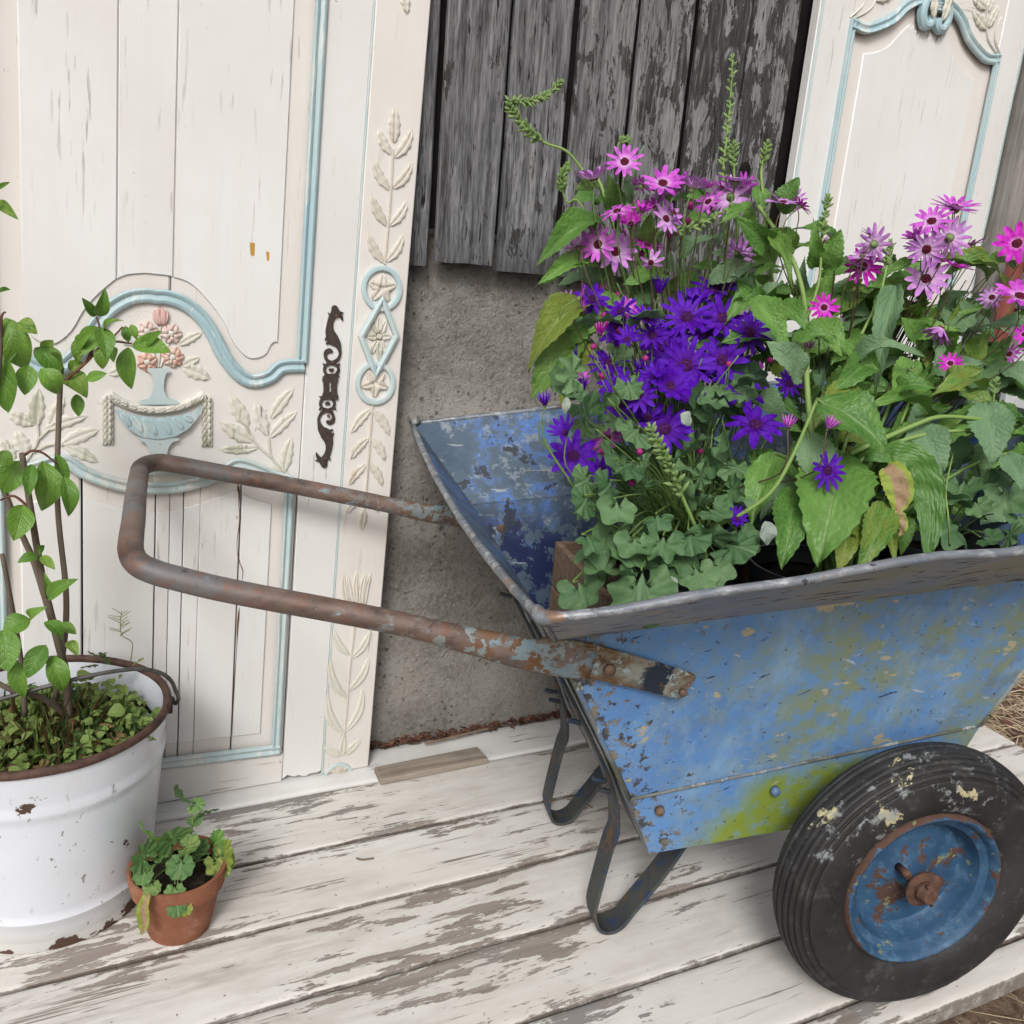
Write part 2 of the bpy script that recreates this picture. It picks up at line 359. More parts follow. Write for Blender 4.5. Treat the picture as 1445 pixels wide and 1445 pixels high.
for i in range(6):
    a, b = seams[i+1]+.0018, seams[i]-.0018
    xe = DX1-rnd.random()*.012
    o = obj('plank', plank_mesh(DX0, xe, a, b, sd=i), MAT['deck'], deck)
    o.data.set_sharp_from_angle(angle=R(50))
obj('sill_board', plank_mesh(DX0, DX1-.01, 1.4615, WALL_Y-.012, .022, .001, 9), MAT['strip'], deck)

# barn wall: concrete base, boards above
barn = thing('barn_wall', 'weathered grey board wall standing on a rough concrete base', 'wall', (0, WALL_Y, 0))
def concrete_mesh():
    X0, X1, Z0, Z1, nx, nz = -1.6, 3.4, -.12, 1.02, 190, 60; v = []; f = []
    for j in range(nz+1):
        for i in range(nx+1):
            x = X0+(X1-X0)*i/nx; z = Z0+(Z1-Z0)*j/nz
            led = .72+.012*mnoise.noise(Vector((x*2.5, 0, 1)))
            y = -.010*math.tanh((led-z)*45) if True else 0         # upper course set back along a ragged joint
            y += .006*mnoise.noise(Vector((x*5, z*5, 0)))+.003*mnoise.noise(Vector((x*21, z*21, 4)))
            d2 = (z-led)/.010; y += .009*math.exp(-d2*d2)*(.5+mnoise.noise(Vector((x*6, 2, 0))))
            xk = (x-.985)/.004; y += .007*math.exp(-xk*xk) if z > led else 0
            v.append((x, y, z))
    for j in range(nz):
        for i in range(nx): a = j*(nx+1)+i; f.append((a, a+1, a+nx+2, a+nx+1))
    return mesh('foundation', v, f, True)
obj('foundation', concrete_mesh(), MAT['concrete'], barn)
MB().box((-1.6, -.012, 1.03), (3.4, .06, 2.6)).build('dark_backing', MAT['void'], barn)
bx = [.584+.1248*k for k in range(-18, 7)]
def board_mesh(w, h, sd, hole=None):
    nz = 26; prof = [(0, .012), (0, .003), (.003, 0), (.25, -.0006), (.5, .0004), (.75, -.0004), (-.003, 0), (0, .003), (0, .012)]; v = []; f = []; m = len(prof)
    for j in range(nz+1):
        z = h*j/nz
        for k, (o, y) in enumerate(prof):
            x = o if k < 3 else (w*o if k < 6 else w+o)
            if k < 3 or k > 5: x += .0016*mnoise.noise(Vector((k > 4, z*7, sd)))
            v.append((x, y+.0018*mnoise.noise(Vector((x*8, z*3, sd*2.3))), z if j else .004*mnoise.noise(Vector((x*40, sd, 0)))))
    for j in range(nz):
        for k in range(m-1): f.append((j*m+k, j*m+k+1, (j+1)*m+k+1, (j+1)*m+k))
    f.append(tuple(range(m)))
    me = mesh('board', v, f, True); fixn(me); me.set_sharp_from_angle(angle=R(40)); return me
for i in range(len(bx)-1):
    w = .1248-.0115
    o = obj('board', board_mesh(w, 1.55, i), MAT['barn'], barn)
    o.location = (bx[i]+.003+rnd.uniform(-.0015, .0015), -.034+rnd.uniform(-.007, .005), .968+rnd.uniform(-.006, .006))
    o.rotation_euler = (0, rnd.uniform(-.002, .002), 0)
for i in range(11):
    o = obj('board', board_mesh(.118, 1.55, 60+i), MAT['barn'], barn); o.location = (1.96+.1248*i, -.030, .965)
# knot hole in the board behind the pink flowers
kp = onY(1051, 240, WALL_Y-.036)-Vector((0, WALL_Y, 0))
MB().lathe([(.0105, -.0035), (.0125, -.002), (.0122, .0005), (.009, .001), (.0001, .0012)], 20, (0, 0, 0), 'y').build('knot_hole', MAT['void'], barn, smooth=True).location = kp
barn.children[-1].scale = (1, 1, 1.25)

# ================================================================== PAINTED DOORS
def relief(poly, h, y0=0, inset=.0025, dome=0):
    """raised shape with bevelled shoulders on a panel; poly in XZ"""
    bm = bmesh.new(); vs_ = [bm.verts.new((p[0], y0, p[1])) for p in poly]
    f = bm.faces.new(vs_); bm.normal_update()
    if f.normal.y > 0: f.normal_flip()
    r_ = bmesh.ops.inset_region(bm, faces=[f], thickness=inset, depth=0, use_even_offset=True)
    for q in f.verts: q.co.y -= h
    if dome:
        bmesh.ops.inset_region(bm, faces=[f], thickness=inset*1.6, depth=0)
        for q in f.verts: q.co.y -= dome
    bm.verts.index_update(); v = [q.co.copy() for q in bm.verts]; fs = [[q.index for q in ff.verts] for ff in bm.faces]; bm.free()
    return v, fs
def carved_leaf(base, tip, w, h=.0045, lobes=5, y0=0, bend=0.0):
    """leaf with a sunk midrib and scalloped edge lying on a panel"""
    b = Vector(base); t = Vector(tip); d = t-b; L = d.length; d.normalize(); n = Vector((-d.y, d.x)); N = 15; v = []; f = []
    cols = [-1, -.72, -.16, 0, .16, .72, 1]
    for i in range(N+1):
        s = i/N; wd = w*(math.sin(math.pi*min(1, s**.85*.97+.015))**.8)*(1+.13*math.sin(s*lobes*2*math.pi+.4)*(0 < s < 1))
        for c in cols:
            hh = h*(0 if abs(c) == 1 else (1 if abs(c) > .5 else .62 if abs(c) > .1 else .35))*min(1, 5*(1-s)+.1, 6*s+.2)*(1+.18*math.sin(s*lobes*2*math.pi))
            p = b+d*(L*s)+n*(wd*c+bend*L*math.sin(math.pi*s)); v.append((p.x, y0-hh, p.y))
    m = len(cols)
    for i in range(N):
        for k in range(m-1): f.append((i*m+k, i*m+k+1, (i+1)*m+k+1, (i+1)*m+k))
    return v, f
def ribbon(mb, pts, y0, y1, closed=False, n=5):
    """flat band cut from plate: pts = [(x, z, width)]"""
    P = catmull([Vector(p) for p in pts], n, closed); N = len(P); v = []
    for i, p in enumerate(P):
        a = P[i-1] if (i or closed) else P[0]; b = P[(i+1) % N] if (i < N-1 or closed) else P[-1]
        t = Vector((b.x-a.x, b.y-a.y)).normalized(); nn = Vector((-t.y, t.x))*p.z*.5
        for y in (y0, y1): v += [(p.x+nn.x, y, p.y+nn.y), (p.x-nn.x, y, p.y-nn.y)]
    f = []
    for i in range(N if closed else N-1):
        j = (i+1) % N
        for a, b in ((0, 1), (1, 3), (3, 2), (2, 0)): f.append((i*4+a, i*4+b, j*4+b, j*4+a))
    if not closed: f += [(0, 1, 3, 2), (N*4-4, N*4-2, N*4-1, N*4-3)]
    mb.add(v, f)
def petals(mb, c, r, n, h=.004, y0=0, a0=0, w=.42, r0=.15):
    for k in range(n):
        a = a0+2*math.pi*k/n; d = Vector((math.cos(a), math.sin(a)))
        v, f = carved_leaf(Vector(c)+d*r*r0, Vector(c)+d*r, r*w, h, 1, y0); mb.add(v, f)
def interp(pts, x):
    if x <= pts[0][0]: return pts[0][1]
    for (a, b), (c, d) in zip(pts, pts[1:]):
        if x <= c: return b+(d-b)*(x-a)/(c-a+1e-9)
    return pts[-1][1]
def curtain(x0, x1, zb, zt, yf, yb, nx=24, bev=.0015, nz=1):
    """board whose lower and upper edge follow functions of x"""
    v = []; f = []; xs = [x0, x0+bev]+[x0+bev+(x1-x0-2*bev)*i/nx for i in range(1, nx)]+[x1-bev, x1]; m = 5+nz
    for i, x in enumerate(xs):
        e = i in (0, len(xs)-1); a, b = zb(x), zt(x); y = yf+bev if e else yf
        col = [(x, yb, a), (x, yf+bev, a)]+[(x, y, a+bev+(b-a-2*bev)*k/nz) for k in range(nz+1)]+[(x, yf+bev, b), (x, yb, b)]
        v += col
    for i in range(len(xs)-1):
        for k in range(m-1): f.append((i*m+k, i*m+k+1, (i+1)*m+k+1, (i+1)*m+k))
    f += [tuple(range(m)), tuple((len(xs)-1)*m+k for k in range(m-1, -1, -1))]
    return v, f
TRIM = [(-.0105, 0), (-.0100, .004), (-.0075, .0065), (-.0045, .0072), (-.001, .0045), (.0022, .0040), (.0050, .0075), (.0082, .0085), (.0104, .006), (.0108, 0)]
def trim(k): return [(a*k, b) for a, b in TRIM]

# ---- left: wide carved wardrobe front
DO = Vector((.487, 1.507, .001)); DK, DL = .046, .02
d_up = Vector((DK, DL, 1)).normalized(); d_u = Vector((1, 0, -DK)).normalized(); d_n = d_up.cross(d_u)   # points to the wall
MD = Matrix(((d_u.x, d_n.x, d_up.x, DO.x), (d_u.y, d_n.y, d_up.y, DO.y), (d_u.z, d_n.z, d_up.z, DO.z), (0, 0, 0, 1)))
def D(x, y): p = onP(x, y, DO, d_n)-DO; return (p.dot(d_u), p.dot(d_up))
def Dz(zx, zy, ox, oy, s): return D(ox+zx/s, oy+zy/s)
D2 = lambda x, y: Dz(x, y, 0, 380, 2.89)
D4 = lambda x, y: Dz(x, y, 400, 0, 3.6125)
D5 = lambda x, y: Dz(x, y, 400, 380, 3.6125)
D6 = lambda x, y: Dz(x, y, 400, 700, 2.89)
D8 = lambda x, y: Dz(x, y, 420, 400, 4.516)
ward = thing('wardrobe_front', 'tall cream wardrobe front with pale blue mouldings and carved urn of flowers', 'door', mat=MD)
TOP = 1.95; AX = -.405; LX = -.70
floor_z = lambda x: DK*x+.001
Wf = lambda v, f, name, m, par=ward, sm='auto', **k: (lambda mb: mb.build(name, m, par, smooth=sm, **k))(MB().add(v, f))
mir = lambda P: [(2*AX-x, z) for x, z in P]
half = [D2(*p) for p in [(640, 112), (680, 114), (750, 138), (820, 195), (870, 270), (910, 350), (970, 425), (1030, 455), (1100, 438), (1150, 398), (1225, 392)]]
half[0] = (AX, half[0][1]); half[-1] = (-.172, half[-1][1])
arch = catmull([Vector(p) for p in mir(half)[::-1][:-1]+half], 7)
archf = sorted([(p.x, p.y) for p in arch])
fh = [D2(*p) for p in [(640, 22), (700, 30), (780, 60), (850, 130), (910, 210), (960, 310), (1020, 365), (1085, 350), (1110, 302), (1135, 300)]]
fh[0] = (AX, fh[0][1]); fbot = sorted([(p.x, p.y) for p in catmull([Vector(p) for p in mir(fh)[::-1][:-1]+fh], 6)])
lh = [D2(*p) for p in [(640, 893), (720, 888), (820, 865), (900, 832), (968, 793), (1050, 815), (1120, 845), (1180, 860)]]
lh[0] = (AX, lh[0][1]); low = catmull([Vector(p) for p in mir(lh)[::-1][:-1]+lh], 6); lowf = sorted([(p.x, p.y) for p in low])
gh = [D2(*p) for p in [(640, 996), (720, 985), (820, 960), (900, 930), (960, 905), (1000, 925), (1050, 945), (1110, 962)]]
gh[0] = (AX, gh[0][1]); gtop = sorted([(p.x, p.y) for p in catmull([Vector(p) for p in mir(gh)[::-1][:-1]+gh], 6)])
FX0, FX1 = 2*AX-fbot[-1][0], fbot[-1][0]
# stiles, pilaster, rails
Wf(*curtain(-.0905, .0, floor_z, lambda x: TOP, 0, .024, 6, .002), 'pilaster', MAT['door_pink']); pil = ward.children[-1]
def ragged(x): return floor_z(x)+max(0, .006+.010*mnoise.noise(Vector((x*60, 3, 0))))
Wf(*curtain(-.168, -.0935, ragged, lambda x: TOP, .0012, .022, 10, .0015), 'stile', MAT['door'])
Wf(*curtain(LX, -.6425, ragged, lambda x: TOP, .0012, .022, 6, .0015), 'stile', MAT['door'])
MB().sweep([(-.0922, -.003), (-.0922, TOP)], [(-.0016, 0), (-.0006, .0016), (.0008, .0016), (.0018, 0)], y0=.0015).build('bead', MAT['blue2'], ward, smooth='auto')
Wf(*curtain(-.6415, -.1690, floor_z, lambda x: .050, .0022, .022, 12, .0015), 'bottom_rail', MAT['door_rail'])
Wf(*curtain(-.6415, -.1690, lambda x: interp(lowf, x), lambda x: interp(archf, x), .002, .020, 70, .001, 3), 'middle_rail', MAT['door_rail']); rail = ward.children[-1]
# recessed margins and raised fields, split where the boards have shrunk apart
def boards(xs, zb, zt, yf, yb, name, m, gap, bev=.003, nx=26):
    for i, (a, b) in enumerate(zip(xs, xs[1:])):
        Wf(*curtain(a+(gap[i]/2 if i else 0), b-(gap[i+1]/2 if i+1 < len(xs)-1 else 0), zb, zt, yf+rnd.uniform(-.0004, .0004), yb, nx, bev if not gap[i] else .0012), name, m)
up = [-.626, FX0-.0, D(166, 330)[0], D(247, 300)[0], FX1, -.184]
up[1] = D(29, 300)[0]
MB().box((-.72, .0205, .0), (-.09, .024, TOP)).build('back_board', MAT['void'], ward)
boards([-.640, -.384, -.170], lambda x: interp(archf, x)-.004, lambda x: TOP, .0075, .0185, 'margin_board', MAT['door_pink'], [0, .0012, 0])
boards([up[1], up[2], up[3], FX1], lambda x: interp(fbot, x), lambda x: TOP-.02, .0042, .0072, 'panel_board', MAT['door'], [0, .0005, .0018, 0], .0022, 30)
lx = [D2(x, 1200)[0] for x in (335, 632, 690, 745, 812, 975)]
Lb = [-.640]+lx+[-.170]; gp = [0, .0030, .0022, .0012, .0018, .0007, .0026, 0]
boards(Lb, lambda x: .045, lambda x: interp(lowf, x)+.004, .0085, .019, 'margin_board', MAT['door_pink'], gp, nx=12)
GX0, GX1 = 2*AX-gtop[-1][0], gtop[-1][0]
xs = [GX0]+lx+[GX1]
boards(xs, lambda x: .098, lambda x: interp(gtop, x), .0050, .0082, 'panel_board', MAT['door'], gp, .002, 14)
# blue mouldings
MB().sweep([(-.1755, interp(archf, -.18)+.006), (-.1755, TOP)], trim(.92)).build('moulding', MAT['blue'], ward, smooth='auto')
MB().sweep([(2*AX+.1755, interp(archf, -.18)+.006), (2*AX+.1755, TOP)], trim(.92)).build('moulding', MAT['blue'], ward, smooth='auto')
MB().sweep([(-.1845, .066), (-.1845, interp(lowf, -.185)+.004)], trim(.78)).build('moulding', MAT['blue2'], ward, smooth='auto')
MB().sweep([(2*AX+.1845, .066), (2*AX+.1845, interp(lowf, -.185)+.004)], trim(.78)).build('moulding', MAT['blue2'], ward, smooth='auto')
MB().sweep([(-.632, .064), (-.178, .064)], trim(1.0)).build('moulding', MAT['blue2'], ward, smooth='auto')
MB().sweep([(p.x, p.y) for p in arch], trim(1.06), y0=-.0005).build('arched_moulding', MAT['blue'], ward, smooth='auto')
MB().sweep([(p.x, p.y) for p in low], trim(.95), y0=-.0005).build('arched_moulding', MAT['blue2'], ward, smooth='auto')
# carved urn
RY = .0018
def hw(prof):  # symmetric outline from (z2 y, half width)
    L = []; Rr = []
    for y, w in prof: L.append(D2(645-w, y)); Rr.append(D2(645+w, y))
    return L+Rr[::-1]
u_o = MB().add(*relief(hw([(401, 45), (414, 45), (424, 30), (450, 23), (485, 21), (508, 29), (524, 40), (531, 72), (541, 86), (549, 80)]), .006, RY, .004, .002)).build('urn', MAT['blue2'], ward, smooth='auto')
MB().add(*relief(hw([(684, 80), (694, 86), (702, 58), (725, 40), (760, 33), (800, 36), (826, 60), (836, 74)]), .006, RY, .004, .002)).build('urn_foot', MAT['blue2'], u_o, smooth='auto')
bowl = [D2(*p) for p in [(462, 562), (500, 578), (560, 594), (645, 602), (730, 594), (790, 575), (826, 552), (806, 600), (765, 648), (715, 678), (645, 690), (575, 680), (520, 645), (485, 605)]]
MB().add(*relief(bowl, .007, RY, .005, .003)).build('bowl', MAT['blue'], u_o, smooth='auto')
fl = MB()
for x0, y0_, x1, y1_ in [(492, 580, 530, 645), (530, 592, 580, 672), (580, 600, 640, 682), (640, 604, 700, 676), (700, 600, 745, 655), (745, 592, 785, 622)]:
    fl.add(*carved_leaf(D2(x0, y0_), D2(x1, y1_), .0062, .0035, 0, RY-.0088, .06))
fl.build('flutes', MAT['blue'], u_o, smooth=True)
MB().add(*relief([D2(x, y) for x, y in [(604, 838), (755, 838), (760, 868), (600, 868)]], .004, RY, .003)).build('plinth', MAT['sage'], u_o, smooth='auto')
gar = MB()
sw = [D2(x, y) for x, y in [(447, 512), (490, 540), (560, 566), (645, 574), (730, 562), (795, 535), (835, 510)]]
gar.sweep([tuple(p) for p in catmull([Vector(p) for p in sw], 6)], [(-.0075, 0), (-.006, .006), (0, .0085), (.006, .006), (.0075, 0)], y0=RY)
for i in range(22):
    q = catmull([Vector(p) for p in sw], 6); a = q[int(i*(len(q)-3)/22)]; b = q[int(i*(len(q)-3)/22)+2]
    gar.add(*carved_leaf((a.x, a.y-.003), (b.x, b.y+.004), .0032, .003, 0, RY-.007))
for cx_, yb in ((440, 700), (845, 708)):
    for i in range(7):
        y = 515+i*(yb-515)/7
        for sgn in (-1, 1): gar.add(*carved_leaf(D2(cx_-sgn*4, y), D2(cx_+sgn*20, y+46), .0058, .0055, 1, RY))
        gar.add(*carved_leaf(D2(cx_, y-5), D2(cx_, y+44), .006, .0075, 1, RY))
gar.build('garland', MAT['sage'], u_o, smooth=True)
# carved blossoms
def blossom(c, r, n, m, a0=0):
    mb = MB(); c = D2(*c); petals(mb, c, r, n, .006, RY, a0, .46, .12); o = mb.build('carved_blossom', MAT[m], ward, smooth=True)
    MB().lathe([(.0001, -.0068), (.003, -.0066), (.0048, -.005), (.0054, 0)], 12, (c[0], RY, c[1]), 'y').build('blossom_centre', MAT['sage'], o, smooth=True)
blossom((600, 252), .0165, 6, 'rose', .3); blossom((698, 262), .0172, 6, 'rose', .1); blossom((704, 358), .0178, 7, 'coral', .2); blossom((600, 378), .0165, 6, 'coral', .5)
tb = MB()
for a, b, w in (((655, 232), (655, 152), .0095), ((650, 230), (630, 165), .006), ((662, 230), (682, 165), .006)): tb.add(*carved_leaf(D2(*a), D2(*b), w, .0065, 0, RY))
tb.build('carved_tulip', MAT['rose'], ward, smooth=True)
for a, b in (((648, 400), (655, 232)), ((640, 400), (610, 270)), ((655, 400), (695, 280))):
    MB().sweep([D2(*a), D2((a[0]+b[0])/2+4, (a[1]+b[1])/2), D2(*b)], [(-.002, 0), (0, .003), (.002, 0)], y0=RY).build('carved_stem', MAT['sage'], ward, smooth='auto')
def cleaf(a, b, w, m='sage', par=ward, lob=4, y0=None, conv=D2, h=.0030, bend=.03):
    mb = MB().add(*carved_leaf(conv(*a), conv(*b), w, h, lob, RY if y0 is None else y0, bend)); return mb.build('carved_leaf', MAT[m], par, smooth=True)
for a, b, w in [((730, 310), (826, 258), .0078), ((742, 400), (860, 448), .0125), ((745, 395), (815, 362), .0085), ((545, 310), (465, 250), .008), ((540, 390), (440, 430), .010),
    ((1015, 640), (942, 512), .0125), ((1032, 704), (893, 620), .0125), ((1052, 728), (892, 735), .0085), ((1092, 680), (1042, 535), .0118), ((1105, 610), (1200, 482), .0105), ((1100, 688), (1213, 580), .0098), ((1160, 826), (1190, 684), .0112), ((1155, 828), (1003, 800), .0095),
    ((152, 640), (160, 488), .011), ((140, 632), (28, 585), .0105), ((182, 655), (360, 598), .0095), ((250, 716), (408, 652), .0115), ((262, 722), (402, 790), .010), ((112, 760), (68, 655), .0115), ((60, 775), (2, 690), .010), ((205, 640), (262, 520), .0095)]:
    cleaf(a, b, w)
for P in ([(1178, 838), (1110, 772), (1095, 690)], [(1110, 772), (1045, 712), (1005, 640)], [(90, 800), (130, 745), (155, 690), (152, 630)], [(135, 745), (200, 715), (255, 716)], [(160, 690), (200, 650)]):
    MB().sweep([tuple(p) for p in catmull([Vector(D2(*q)) for q in P], 5)], [(-.0024, 0), (-.0012, .0035), (.0012, .0035), (.0024, 0)], y0=RY).build('carved_stem', MAT['sage'], ward, smooth='auto')
# pilaster carving
PY = -.0002
PL = lambda a, b, w, conv, m='carved_cream', h=.0032, lob=4, bend=.05: cleaf(a, b, w, m, pil, lob, PY, conv, h, bend)
for a, b, w, s in [((563, 730), (568, 545), .0105, .0), ((550, 790), (484, 652), .0085, .08), ((566, 805), (656, 655), .0092, -.08), ((542, 970), (455, 808), .0088, .08), ((556, 962), (656, 828), .0088, -.08), ((530, 1155), (448, 985), .0088, .08), ((540, 1152), (632, 1020), .0085, -.08), ((513, 1342), (430, 1182), .0088, .08), ((523, 1335), (612, 1195), .0085, -.08), ((612, -60), (629, 76), .0085, 0)]:
    PL(a, b, w, D4, bend=s)
for a, b, w, s in [((445, 712), (344, 838), .0085, -.06), ((457, 716), (541, 850), .0088, .06), ((432, 862), (341, 970), .0082, -.06), ((448, 855), (519, 982), .0085, .06), ((421, 992), (331, 1102), .008, -.06), ((436, 985), (506, 1108), .0082, .06), ((408, 1150), (318, 1245), .008, -.06), ((415, 1150), (488, 1240), .008, .06), ((410, 1220), (396, 1332), .0085, 0)]:
    PL(a, b, w, D5, bend=s)
for a, b, w, s in [((270, 650), (204, 540), .0075, .1), ((277, 662), (352, 552), .0082, -.1), ((256, 822), (191, 665), .0085, .12), ((264, 795), (347, 655), .0088, -.12), ((247, 972), (180, 805), .0088, .12), ((252, 962), (322, 785), .0092, -.12), ((238, 1062), (246, 975), .0075, 0), ((232, 1062), (163, 1022), .008, 0), ((250, 1058), (316, 988), .0085, 0)]:
    PL(a, b, w, D6, 'sage', .0028, 0, s)
for a, b, w in [((262, 440), (245, 318), .0062), ((285, 440), (262, 322), .006), ((300, 445), (300, 305), .0055), ((318, 445), (335, 310), .006), ((330, 445), (358, 312), .0055)]:
    PL(a, b, w, D6, 'carved_cream', .0032, 0, .05)
for P, cv in (([(515, 1345), (532, 1150), (546, 965), (556, 760)], D4), ([(452, 690), (440, 860), (424, 1080), (408, 1240)], D5), ([(300, 440), (285, 560), (268, 720), (258, 860), (245, 980)], D6)):
    MB().sweep([tuple(p) for p in catmull([Vector(cv(*q)) for q in P], 6)], [(-.0022, 0), (-.0012, .003), (.0012, .003), (.0022, 0)], y0=PY).build('carved_stem', MAT['carved_cream'], pil, smooth='auto')
def ring(c, r, sq=1.0):
    c = Vector(D5(*c)); mb = MB(); mb.sweep([(c.x+r*math.cos(a), c.y+r*sq*math.sin(a)) for a in [2*math.pi*k/48 for k in range(48)]], [(-.0048, 0), (-.0044, .005), (-.001, .006), (.003, .0052), (.0046, .003), (.005, 0)], True, PY)
    return mb.build('carved_ring', MAT['blue2'], pil, smooth='auto')
for c, a0 in (((500, 98), R(90)), ((467, 580), R(-90))):
    o = ring(c, .0315, 1.06); mb = MB(); q = D5(*c); petals(mb, q, .026, 5, .0048, PY, a0, .34, .1); mb.build('rosette', MAT['carved_cream'], o, smooth=True)
dm = [D5(*p) for p in [(500, 150), (572, 336), (466, 536), (392, 340)]]
mb = MB(); P = []
for i in range(4):
    a, b = Vector(dm[i]), Vector(dm[(i+1) % 4]); P += [tuple(a.lerp(b, k/6)) for k in range(6)]
mb.sweep(P, [(-.0052, 0), (-.0046, .0065), (0, .0085), (.0046, .0065), (.0052, 0)], True, PY-.0012)
dmo = mb.build('carved_diamond', MAT['blue2'], pil, smooth='auto')
mb = MB(); c = D5(486, 343)
for k, (dx, dy, w) in enumerate([(62, 0, .0075), (-62, 0, .0075), (0, -120, .0065), (0, 130, .0065), (38, -85, .006), (-38, -85, .006), (34, 90, .006), (-40, 90, .006)]):
    mb.add(*carved_leaf(D5(486+dx*.15, 343+dy*.15), D5(486+dx, 343+dy), w, .0045, 1, PY))
mb.build('rosette', MAT['sage'], dmo, smooth=True)
MB().lathe([(.0001, -.007), (.0035, -.0068), (.005, -.005), (.0055, 0)], 12, (c[0], PY, c[1]), 'y').build('blossom_centre', MAT['carved_cream'], dmo, smooth=True)
# shell at the foot
c = Vector(D6(222, 1142)); mb = MB(); rr_ = .026
mb.sweep([(c.x+rr_*math.cos(a), c.y+rr_*math.sin(a)) for a in [R(8+164*k/16) for k in range(17)]], [(-.003, 0), (-.002, .004), (.002, .004), (.003, 0)], y0=PY)
sh = mb.build('carved_shell', MAT['blue2'], pil, smooth='auto'); mb = MB()
for k in range(7):
    a = R(20+140*k/6); mb.add(*carved_leaf((c.x+.005*math.cos(a), c.y+.005*math.sin(a)), (c.x+.022*math.cos(a), c.y+.022*math.sin(a)), .0026, .003, 0, PY))
mb.build('shell_rib', MAT['carved_cream'], sh, smooth=True)
# pierced iron keyhole plate
def plate(turn):
    mb = MB(); pt = (lambda x, y: D8(2*202-x, 2*657-y)) if turn else D8; K = .00032; yy = [-.0016]
    def rb(pts, closed=False): yy[0] -= .00007; ribbon(mb, [(*pt(x, y), w*K) for x, y, w in pts], yy[0], .001, closed)
    rb([(232, 158, 30), (236, 185, 40), (215, 225, 34), (205, 265, 34), (206, 310, 48), (225, 355, 62), (252, 385, 40), (266, 420, 20), (270, 450, 14), (255, 484, 16), (222, 503, 20), (190, 492, 18), (176, 462, 16), (184, 436, 24), (205, 428, 24), (218, 440, 14)])
    rb([(245, 185, 26), (272, 205, 22), (286, 236, 6)]); rb([(222, 165, 18), (238, 150, 20), (262, 182, 16), (290, 186, 5)])
    rb([(205, 205, 10), (194, 186, 4)]); rb([(192, 280, 14), (180, 296, 4)]); rb([(188, 345, 16), (174, 362, 5)]); rb([(205, 372, 18), (180, 384, 6)])
    rb([(213, 508, 18), (180, 522, 15), (170, 552, 14), (186, 582, 18), (214, 588, 22), (244, 580, 18), (260, 550, 14), (248, 522, 15)], True)
    rb([(200, 545, 10), (213, 552, 18), (228, 544, 10)]); rb([(170, 520, 12), (160, 508, 4)]); rb([(258, 520, 12), (268, 508, 4)]); rb([(250, 588, 14), (266, 594, 4)]); rb([(176, 590, 14), (160, 598, 4)])
    return mb
kp_o = plate(False).build('keyhole_plate', MAT['iron'], ward, smooth=False, label='pierced brown iron keyhole plate')
plate(True).build('lower_scroll', MAT['iron'], kp_o)
mb = MB()
for sgn in (-1, 1):
    P = [(206, 592), (206+sgn*46, 592), (206+sgn*50, 618), (206+sgn*42, 640), (206+sgn*42, 690), (206+sgn*50, 715), (206+sgn*50, 738), (206, 738), (206, 690), (206+sgn*9, 688), (206+sgn*5, 655), (206+sgn*9, 640), (206+sgn*5, 627), (206, 624)]
    mb.prism([D8(*q) for q in P], -.0030-.0001*sgn, .001)
mb.build('lock_plate', MAT['iron'], kp_o)
for p in ((245, 207), (222, 504), (195, 842), (172, 1115)):
    c = D8(*p); MB().lathe([(.0001, -.0052), (.0016, -.0048), (.0024, -.0035), (.0024, 0)], 10, (c[0], 0, c[1]), 'y').build('nail', MAT['nail'], kp_o, smooth=True)

# the long jagged split in the lower panel, rust brown where the wood shows
MAT['split'] = m_plain('split_wood', (.14, .065, .03), .9, 80, .6, .4)
for P in ([(708, 300, .2), (712, 330, 3.4), (716, 362, 2.6), (714, 420, 1.0), (719, 480, 1.6), (704, 610, .8), (714, 690, 1.2), (735, 750, 1.5), (728, 800, .6)], [(716, 930, .4), (713, 975, 3.0), (708, 1040, 2.6), (703, 1150, .9), (690, 1350, 1.1), (682, 1480, .9), (678, 1560, .3)]):
    mb = MB(); ribbon(mb, [(*D(140+x/3.6125, 600+y/3.6125), w*.0011) for x, y, w in P], .0044, .0062, n=3); mb.build('split', MAT['split'], ward)
# ochre paint runs on the upper panel
MAT['ochre'] = m_plain('ochre_paint', (.50, .28, .05), .5, 60, .25)
for x, y, w, L in ((356.5, 352, 3.6, 20), (378.5, 362, 2.2, 14)):
    P = [D(x-w, y-L/2), D(x+w, y-L/2+1), D(x+w*.9, y+L/2-2), D(x, y+L/2), D(x-w*.7, y+L/2-3)]
    MB().prism(P, .0036, .0046).build('paint_run', MAT['ochre'], ward)
# ---- right: narrower door
RD_Y = 1.528
def E(x, y): p = onY(x, y, RD_Y); return (p.x, p.z)
E7 = lambda x, y: E(1045+x/3.6125, y/3.6125)
E6 = lambda x, y: E(1150+x/4.898, y/4.898)
rd = thing('cupboard_door', 'narrow cream cupboard door with pale blue arched moulding behind the flowers', 'door', (0, RD_Y, 0))
Ef = lambda v, f, name, m: MB().add(v, f).build(name, m, rd, smooth='auto')
X0, X1 = 1.349, 1.951; C0 = 1.654; zt = lambda x: 1.95
mxl, mxr = 1.438, 1.870
half = [E6(*p) for p in [(815, 36), (880, 32), (950, 66), (1010, 150), (1050, 255), (1110, 340), (1180, 405), (1262, 412)]]
half[-1] = (mxr+.004, half[-1][1]); half = [(C0+.018, half[0][1])]+half
archR = [tuple(p) for p in catmull([Vector(p) for p in half], 7)]; archL = [(2*C0-x, z) for x, z in archR]
af = sorted(archL+archR)
Ef(*curtain(X0, mxl, lambda x: .001, zt, 0, .022, 6, .002), 'stile', MAT['door'])
Ef(*curtain(mxr, X1, lambda x: .001, zt, 0, .022, 6, .002), 'stile', MAT['door'])
